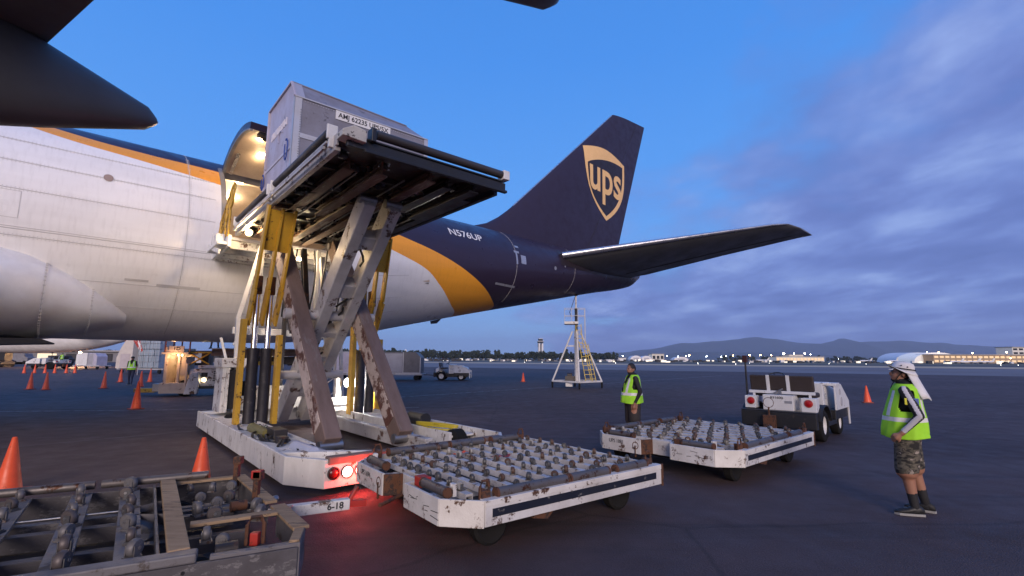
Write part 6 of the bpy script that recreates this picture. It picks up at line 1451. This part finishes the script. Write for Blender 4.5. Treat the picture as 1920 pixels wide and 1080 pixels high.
P2('headlamp_frame', BLACK, lambda b: b.b2((.36, -.33, .88), (.62, -.306, 1.08)), .004)
b = B(); M = Matrix.Translation((.48, -.318, .74)) @ Matrix.Rotation(R(90), 4, 'X'); b.lathe([(.09, -.01), (.06, .016), (.002, .022)], 18, M); b.obj('headlamp', mat('small_warm_lamp', (1, .85, .6), .3, emit=9, ecol=(1, .76, .42), grime=0), l2, 50)
P2('scissor_brace', YELLOW, lambda b: (b.beam((-.35, -.15, 1.35), (.65, -.15, 2.02), .06, .12, (0, 1, 0)), b.beam((-.30, -.12, 2.0), (.60, -.12, 1.45), .06, .08, (0, 1, 0))))
P2('platform', mat('brown_platform', (.22, .13, .08), .6, grime=.5), lambda b: (b.b2((-.3, -.3, 2.02), (.75, 1.2, 2.10)), b.b2((.68, -.25, 1.98), (4.5, 1.4, 2.18)), b.b2((.68, -.30, 1.86), (4.5, -.25, 2.02))))
P2('platform_rail', YELLOW, lambda b: (b.b2((-.32, -.34, 1.98), (.72, -.28, 2.04)), b.b2((1.0, -.2, 1.42), (3.6, -.1, 1.6))))
P2('platform_lip', CRM, lambda b: b.b2((.66, -.34, 2.18), (4.5, -.2, 2.22)), .006)
P2('underframe', DARKST, lambda b: (b.b2((.2, .0, 1.42), (.5, .8, 1.98)), b.b2((.9, .1, 1.45), (4.3, 1.0, 1.84)), b.b2((1.3, -.2, 1.42), (1.42, -.1, 1.9)), b.b2((2.4, -.2, 1.42), (2.52, -.1, 1.9))))
for k in range(10): b = B(); b.tube((.9 + .36 * k, -.22, 2.2), (.9 + .36 * k, 1.35, 2.2), .035, 8); b.obj('deck_roller', STEEL, l2, 40)
P2('side_outrigger', YELLOW, lambda b: b.b2((-2.6, .5, .14), (-1.75, .8, .34)))
b = B(); b.box((-.75, .2, 1.88), (.16, .12, .06)); lp = b.obj('cab_fill_lamp', LAMPW, l2); point('cab_fill_light', (-.75, -.7, 1.75), 20, (1, .52, .24), lp, .08)  # lamp added in the cab to warm the loader and nearby ground

# ------------------------------------------------------------------ parked jet far left: the end of its white fuselage
pj = thing('parked_jet', 'white tapering rear fuselage of a parked jet seen under the freighter belly', 'airplane', (-70, 80, 0), azrot(93))
rings = []
for x, zc, r in ((-26, 4.9, 2.6), (-10, 4.9, 2.6), (-4, 5.0, 2.55), (0, 5.1, 2.35), (3.5, 5.3, 1.9), (6.5, 5.5, 1.3), (8.6, 5.7, .72), (9.6, 5.8, .3)):
    rings.append([(x, r * math.cos(q), zc + r * math.sin(q)) for q in np.linspace(0, 2 * math.pi, 28, endpoint=False)])
b = B(); b.loft(rings); b.obj('fuselage', WHITEP, pj, 40)
b = B(); b.prism([(0, 7.0), (6, 7.0), (9.5, 15), (6.4, 15)], -.2, .2); b.obj('tail_fin', WHITEP, pj)
b = B(); b.prism([(-.5, -2), (3.5, -2), (6.2, -9), (4.6, -9)], 5.6, 5.8, 'z'); b.prism([(-.5, 2), (3.5, 2), (6.2, 9), (4.6, 9)], 5.6, 5.8, 'z'); b.obj('horizontal_stabiliser', WINGG, pj)
b = B(); b.b2((-14, -.6, 0), (-13, .6, 2.6)); b.tube((-13.5, -1.1, .6), (-13.5, 1.1, .6), .6, 20); b.obj('landing_gear', BLACK, pj)

# ------------------------------------------------------------------ low sheds, parked equipment along the far left
SHED = mat('shed_grey', (.20, .20, .22), .7, grime=.4); DK = mat('dark_equipment', (.03, .03, .035), .7, grime=.4)
rs = random.Random(14)
names = ['low dark', 'boxy grey', 'squat dark', 'long pale', 'small dark', 'narrow grey', 'flat white', 'tall dark', 'broad grey', 'stubby black']
for k in range(10):
    x = -118 + 8.2 * k; y = 112 + rs.uniform(-4, 4); w = rs.uniform(2.6, 5); h = rs.uniform(1.5, 2.7)
    t = thing('service_truck', '%s service truck, %s from the left in the row under the parked jet' % (names[k], ['first', 'second', 'third', 'fourth', 'fifth', 'sixth', 'seventh', 'eighth', 'ninth', 'tenth'][k]), 'truck', (x, y, 0), rs.uniform(-.2, .2), 'service trucks under the parked jet')
    m_ = [DK, SHED, DK, WHITE, DK, SHED, WHITE, DK, SHED, BLACK][k]
    b = B(); b.prism([(-w / 2, .5), (w / 2, .5), (w / 2, h * .62), (w / 2 - .5, h * .7), (w / 2 - .8, h), (-w / 2, h)], -1, 1); b.obj('body', m_, t, bevel=.05)
    b = B(); b.prism([(w / 2 - .72, h * .72), (w / 2 - .52, h * .72), (w / 2 - .78, h * .94)], -1.01, 1.01); b.obj('cab_window', BLACK, t)
    for xx in (-w / 2 + .6, w / 2 - .6):
        b = B(); b.tube((xx, -1.02, .4), (xx, 1.02, .4), .4, 16); b.obj('wheel', RUBBER, t, 40)
LAMPS = mat('sodium_lamp', (1, .6, .3), .3, emit=60, ecol=(1, .55, .22), grime=0)
lm = thing('lamp_post', 'bright warm lamp post among the trucks under the parked jet', 'lamp', (-75.5, 85.5, 0))
b = B(); b.tube((0, 0, 0), (0, 0, 2.3), .06, 8); b.obj('pole', BLACK, lm); b = B(); b.ball((0, 0, 2.45), .20, 12, 8); b.obj('lamp_globe', LAMPS, lm, 60); point('lamp_globe_light', (0, -.5, 2.5), 2600, (1, .55, .26), lm, .2)
hg = thing('cargo_shed', 'long low pale cargo shed in the far left distance', 'building', (-140, 160, 0), R(8))
b = B(); b.b2((-60, 0, 0), (95, 18, 3.4)); b.obj('wall', SHED, hg); b = B(); b.b2((-61, -1, 3.4), (96, 19, 3.8)); b.obj('roof', mat('shed_roof', (.36, .35, .35), .6, grime=.3), hg)
for k in range(18):
    b = B(); b.b2((-55 + 8.3 * k, -.12, .2), (-49.5 + 8.3 * k, -.02, 2.7)); b.obj('door', [DK, mat('lit_shed_door', (.5, .45, .35), .6, emit=.6, ecol=(1, .8, .5), grime=.2)][k % 4 == 1], hg)
# ------------------------------------------------------------------ far side of the field
def at(px, Y): return (px - 960) / 907.0 * Y * 1.0107       # bearing of a thing seen that far right of the line of sight
# tree belt: trunks and leaf clumps, one mass at this distance
LEAF = mat('far_foliage', (.030, .042, .022), .9, grime=.6, gscale=.12)
def tree_belt(name, x0, x1, Y, h0, h1, n, seed):
    rs = random.Random(seed); b = B()
    for k in range(n):
        x = x0 + (x1 - x0) * (k + rs.random()) / n; y = Y + rs.uniform(-25, 25); h = rs.uniform(h0, h1) * (.75 + .35 * math.sin(k * .35 + seed) ** 2); w = h * rs.uniform(.45, .8)
        if rs.random() < .10: h *= 1.35; w *= .4
        b.tube((x, y, 0), (x, y, h * .5), .35, 5)
        for _ in range(60):
            u = rs.random() ** .6; q = rs.uniform(0, 6.28); zz = h * (.22 + .78 * rs.random() ** .8); r_ = w * math.sqrt(max(.05, 1 - ((zz / h - .5) / .55) ** 2)) * u; s = rs.uniform(.6, 1.4) * h * .12
            c = Vector((x + r_ * math.cos(q), y + r_ * math.sin(q), zz)); rt = Euler((rs.uniform(0, 3), rs.uniform(0, 3), rs.uniform(0, 3))).to_matrix()
            v = [c + rt @ Vector(p) * s for p in ((1, 0, 0), (-.5, .9, 0), (-.5, -.9, 0), (0, 0, 1.1))]
            b.add(v, [(0, 2, 1), (0, 1, 3), (1, 2, 3), (2, 0, 3)])
    return stuff(tag(b.obj(name, LEAF), 'dark %s of trees beyond the runway' % ('belt' if seed == 1 else 'low scattered row' if seed == 2 else 'far thin row'), 'trees'))
tree_belt('tree_belt', at(640, 700), at(918, 700), 700, 9, 13, 120, 1)
tree_belt('tree_belt', at(915, 650), at(1148, 650), 650, 7, 11, 100, 2)
tree_belt('tree_belt', at(1340, 900), at(1680, 900), 900, 5, 9, 90, 3)
tree_belt('tree_belt', at(-200, 900), at(640, 900), 900, 8, 13, 150, 4)
# control tower
FW = mat('tower_concrete', (.80, .79, .78), .7, grime=.25, gscale=.1); GL = mat('dark_glazing', (.02, .025, .03), .15, grime=.1)
YT = 900; ct = thing('control_tower', 'slim white airport control tower rising above the tree belt', 'tower', (at(1013, YT), YT, 0), R(8))
for x, y in ((-3.1, -3.1), (3.1, -3.1), (-3.1, 3.1), (3.1, 3.1)): b = B(); b.b2((x - 1.25, y - 1.25, 0), (x + 1.25, y + 1.25, 30)); b.obj('shaft', FW, ct)
b = B(); b.b2((-1.2, -1.2, 0), (1.2, 1.2, 29)); b.obj('core', SHED, ct)
b = B(); b.prism([(-4.2, 30), (4.2, 30), (5.2, 33.5), (-5.2, 33.5)], -4.4, 4.4); b.obj('lower_cab', GL, ct)
b = B(); b.b2((-5.6, -5.0, 33.5), (5.6, 5.0, 34.3)); b.b2((-4.0, -4.0, 38.2), (4.0, 4.0, 39.0)); b.obj('gallery', FW, ct)
b = B(); b.prism([(-3.4, 34.3), (3.4, 34.3), (4.1, 38.2), (-4.1, 38.2)], -3.6, 3.6); b.obj('glass_cab', GL, ct)
b = B(); b.b2((-5.6, -4.2, 24), (-4.3, -2.5, 28)); b.obj('side_box', GL, ct); b = B(); b.tube((1, 0, 39), (1, 0, 43), .12, 6); b.obj('antenna', FW, ct)
# radar dome above the trees
rd = thing('radar_dome', 'small white radar dome poking above the left tree belt', 'dome', (at(765, 720), 720, 0)); b = B(); b.tube((0, 0, 0), (0, 0, 11.2), 1.2, 10); b.obj('pedestal', SHED, rd); b = B(); b.ball((0, 0, 12.6), 2.0, 14, 10); b.obj('dome', FW, rd, 60)
# hangars and terminal
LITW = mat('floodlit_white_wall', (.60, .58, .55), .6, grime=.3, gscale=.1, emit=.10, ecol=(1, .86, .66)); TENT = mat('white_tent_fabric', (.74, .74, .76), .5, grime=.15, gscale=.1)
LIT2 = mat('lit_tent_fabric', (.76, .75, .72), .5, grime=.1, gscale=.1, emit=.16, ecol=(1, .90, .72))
def arch(label, px, Y, w, d, h, m, name='arched_hangar', group=None):
    t = thing(name, label, 'hangar', (at(px, Y), Y, 0), 0, group); b = B()
    qs = np.linspace(0, math.pi, 17); b.loft([[(w / 2 * math.cos(q), y, h * max(0, math.sin(q)) ** .8) for q in qs] for y in (-d / 2, d / 2)], closed=False, cap=False)
    b.add([(w / 2 * math.cos(q), -d / 2, h * max(0, math.sin(q)) ** .8) for q in qs], [tuple(range(17))]); b.obj('shell', m, t, 50)
    b = B(); b.b2((-w * .22, -d / 2 - .3, 0), (w * .22, -d / 2 - .1, h * .6)); b.obj('door', mat('hangar_door', (.45, .45, .48), .6, grime=.3), t)
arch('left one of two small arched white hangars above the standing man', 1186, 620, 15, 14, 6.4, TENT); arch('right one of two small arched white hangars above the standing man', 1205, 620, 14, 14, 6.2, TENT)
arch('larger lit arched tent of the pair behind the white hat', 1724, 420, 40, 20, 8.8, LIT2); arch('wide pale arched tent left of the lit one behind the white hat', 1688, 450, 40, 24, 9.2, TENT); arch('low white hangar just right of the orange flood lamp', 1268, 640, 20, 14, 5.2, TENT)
def block(label, px0, px1, Y, h, m, win=None, z0=0, name='airport_building', lit=0, rows=1, cols=10):
    x0, x1 = at(px0, Y), at(px1, Y); t = thing(name, label, 'building', ((x0 + x1) / 2, Y, 0), 0); w = x1 - x0
    b = B(); b.b2((-w / 2, 0, z0), (w / 2, 16, z0 + h)); b.obj('wall', m, t); b = B(); b.b2((-w / 2 - .6, -.8, z0 + h), (w / 2 + .6, 16.6, z0 + h + .7)); b.obj('roof', mat('flat_roof', (.30, .29, .29), .7, grime=.2), t)
    if win:
        cw = w / cols
        for r in range(rows):
            for c in range(cols):
                b = B(); zz = z0 + h * (r + .28) / rows; b.b2((-w / 2 + cw * (c + .15), -.25, zz), (-w / 2 + cw * (c + .85), -.05, zz + h * .5 / rows)); b.obj('window', win, t)
    return t
LWIN = mat('lit_windows', (.5, .38, .24), .4, emit=.45, ecol=(1, .66, .34), grime=0)
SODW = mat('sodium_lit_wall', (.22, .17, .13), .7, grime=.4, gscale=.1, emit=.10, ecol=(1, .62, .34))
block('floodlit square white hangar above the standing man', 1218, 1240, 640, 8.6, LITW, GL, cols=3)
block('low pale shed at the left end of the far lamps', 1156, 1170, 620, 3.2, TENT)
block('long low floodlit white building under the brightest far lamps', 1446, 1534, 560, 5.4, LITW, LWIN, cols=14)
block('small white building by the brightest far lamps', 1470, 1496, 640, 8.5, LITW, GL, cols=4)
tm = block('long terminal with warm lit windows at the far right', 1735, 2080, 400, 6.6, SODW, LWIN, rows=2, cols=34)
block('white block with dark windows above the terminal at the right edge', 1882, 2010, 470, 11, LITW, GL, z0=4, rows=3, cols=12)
# parked airliners in front of the terminal
def far_jet(label, px, Y, az, s):
    t = thing('parked_airliner', label, 'airplane', (at(px, Y), Y, 0), azrot(az), 'airliners at the far terminal'); b = B(); rings = []
    for x, r, z in ((-20, .3, 4.2), (-18, 1.1, 3.7), (-14, 1.9, 3.4), (10, 1.9, 3.4), (15, 1.5, 3.6), (19, .8, 4.2), (21, .3, 4.5)): rings.append([(x * s, r * s * math.cos(q), (z + r * math.sin(q)) * s) for q in np.linspace(0, 6.2832, 14, endpoint=False)])
    b.loft(rings); b.obj('fuselage', TENT, t, 50); b = B(); b.prism([(14 * s, 5 * s), (20 * s, 5 * s), (23 * s, 11 * s), (20.5 * s, 11 * s)], -.2, .2); b.obj('tail_fin', LITW, t)
    b = B(); b.prism([(-2 * s, -2 * s), (5 * s, -2 * s), (11 * s, -16 * s), (9 * s, -16 * s)], 3 * s, 3.3 * s, 'z'); b.prism([(-2 * s, 2 * s), (5 * s, 2 * s), (11 * s, 16 * s), (9 * s, 16 * s)], 3 * s, 3.3 * s, 'z'); b.obj('wing', WINGG, t)
    for x in (-13, 3): b = B(); b.b2((x * s - .2, -.3, 0), (x * s + .2, .3, 1.6 * s)); b.obj('landing_gear', BLACK, t)
for k, (px, Y, az) in enumerate(((1420, 560, 80), (1610, 520, 75), (1660, 400, 60), (1772, 360, 88), (1800, 350, 95), (1830, 352, 82), (1446, 600, 100))):
    far_jet('%s parked white airliner from the left along the far aprons' % ['first', 'third', 'fourth', 'fifth', 'sixth', 'seventh', 'second'][k], px, Y, az, .42 if k < 3 else .36)
# lamp masts
WL = mat('white_flood', (1, .95, .85), .3, emit=60, ecol=(1, .92, .78), grime=0); OL = mat('orange_flood', (1, .6, .3), .3, emit=55, ecol=(1, .58, .22), grime=0); BL = mat('bluish_flood', (.8, .9, 1), .3, emit=45, ecol=(.85, .93, 1), grime=0)
poles = [(1146, 720, 6.5, BL, .9), (1164, 640, 6, BL, .9), (1207, 660, 6, BL, .9), (1219, 660, 6, BL, .9), (1232, 660, 6, BL, .9), (1245, 660, 6.5, BL, .8), (1266, 660, 6, BL, .8), (1280, 640, 6.5, OL, .8), (1286, 600, 6.8, OL, 1.9), (1318, 640, 6.2, BL, 1.1), (1345, 660, 6, BL, 1.0), (1354, 680, 7, BL, .8), (1367, 660, 7.5, OL, 1.1), (1385, 660, 6.2, BL, .8), (1397, 640, 8, OL, 1.6), (1417, 640, 8, OL, 1.3), (1437, 640, 8, OL, 1.2), (1460, 600, 9.5, WL, 1.8), (1479, 600, 9.5, WL, 1.4), (1499, 600, 9.5, WL, 1.7), (1509, 620, 9.2, BL, .8),
         (1745, 400, 8.6, OL, 1.0), (1807, 400, 8.4, OL, .9), (1870, 395, 9.0, OL, 1.1), (1724, 420, 9.2, OL, .6), (1876, 395, 4.2, OL, .6), (1640, 600, 4.5, BL, .5), (1560, 640, 4, BL, .45)]
ordn = 'first second third fourth fifth sixth seventh eighth ninth tenth eleventh twelfth thirteenth fourteenth fifteenth sixteenth seventeenth eighteenth nineteenth twentieth twenty-first twenty-second twenty-third twenty-fourth twenty-fifth twenty-sixth twenty-seventh twenty-eighth'.split()
for k, (px, Y, h, m_, r_) in enumerate(sorted(poles)):
    col_ = {'white_flood': 'brilliant white', 'orange_flood': 'orange', 'bluish_flood': 'cool white'}[m_.name]
    t = thing('lamp_mast', '%s lamp mast, %s from the left along the far airfield' % (col_, ordn[k]), 'lamp', (at(px, Y), Y, 0), 0, 'lamp masts along the far airfield')
    b = B(); b.tube((0, 0, 0), (0, 0, h), .12, 6); b.obj('pole', SHED, t); b = B(); b.ball((0, -.3, h), .42 * r_, 10, 8); b.obj('lamp_head', m_, t, 60)
# cars, carts and markers between the runway and the buildings: too many and too small to count
rs = random.Random(77); b = B()
for k in range(420):
    px = rs.uniform(760, 1930); Y = rs.uniform(300, 560); w = rs.uniform(.8, 3.2); h = rs.uniform(.6, 1.9); b.slot(rs.choice((0, 1, 1, 2, 2, 2, 3))); b.box((at(px, Y), Y, h / 2), (w, 1.8, h))
stuff(tag(b.obj('ramp_equipment', [WHITE, SHED, DK, mat('tiny_lit_panels', (.8, .75, .65), .5, emit=.7, ecol=(1, .84, .6), grime=0)]), 'scatter of tiny parked vehicles and equipment across the far ramp', 'vehicles'))
b = B()
for k in range(60):
    d = rs.choice((-4, 42, 112, 120)); s_ = rs.uniform(-120, 900); p = e0 + e1 * s_ + en * d; b.tube((p.x, p.y, 0), (p.x, p.y, .30), .03, 6); b.ball((p.x, p.y, .34), .08, 6, 5)
stuff(tag(b.obj('edge_lights', mat('edge_lamp', (1, .95, .9), .4, emit=5, ecol=(1, .95, .85), grime=0)), 'row of small runway edge lamps in the grass', 'lamps'))
# a field sign near the grass edge
sg = thing('taxiway_sign', 'small white marker post at the grass edge on the far right', 'sign', (78.2, 100.5, 0)); b = B(); b.b2((-.9, -.04, .02), (.9, .04, .1)); b.obj('foot', WHITE, sg); b = B(); b.b2((-.07, -.05, .1), (.07, .05, 1.1)); b.obj('post', WHITE, sg)
# air between here and the mountains
HAZE = True
if HAZE:
    m = bpy.data.materials.new('evening_air'); m.use_nodes = True; n, l = m.node_tree.nodes, m.node_tree.links; n.clear()
    v = n.new('ShaderNodeVolumePrincipled'); v.inputs['Color'].default_value = (.62, .74, 1.0, 1); v.inputs['Density'].default_value = .00008; v.inputs['Anisotropy'].default_value = .0
    o = n.new('ShaderNodeOutputMaterial'); l.new(v.outputs[0], o.inputs['Volume'])
    b = B(); b.b2((-17500, -600, -8), (17500, 17500, 620)); hz_ = stuff(b.obj('haze', m)); hz_['label'] = 'thin blue evening haze over the airfield'
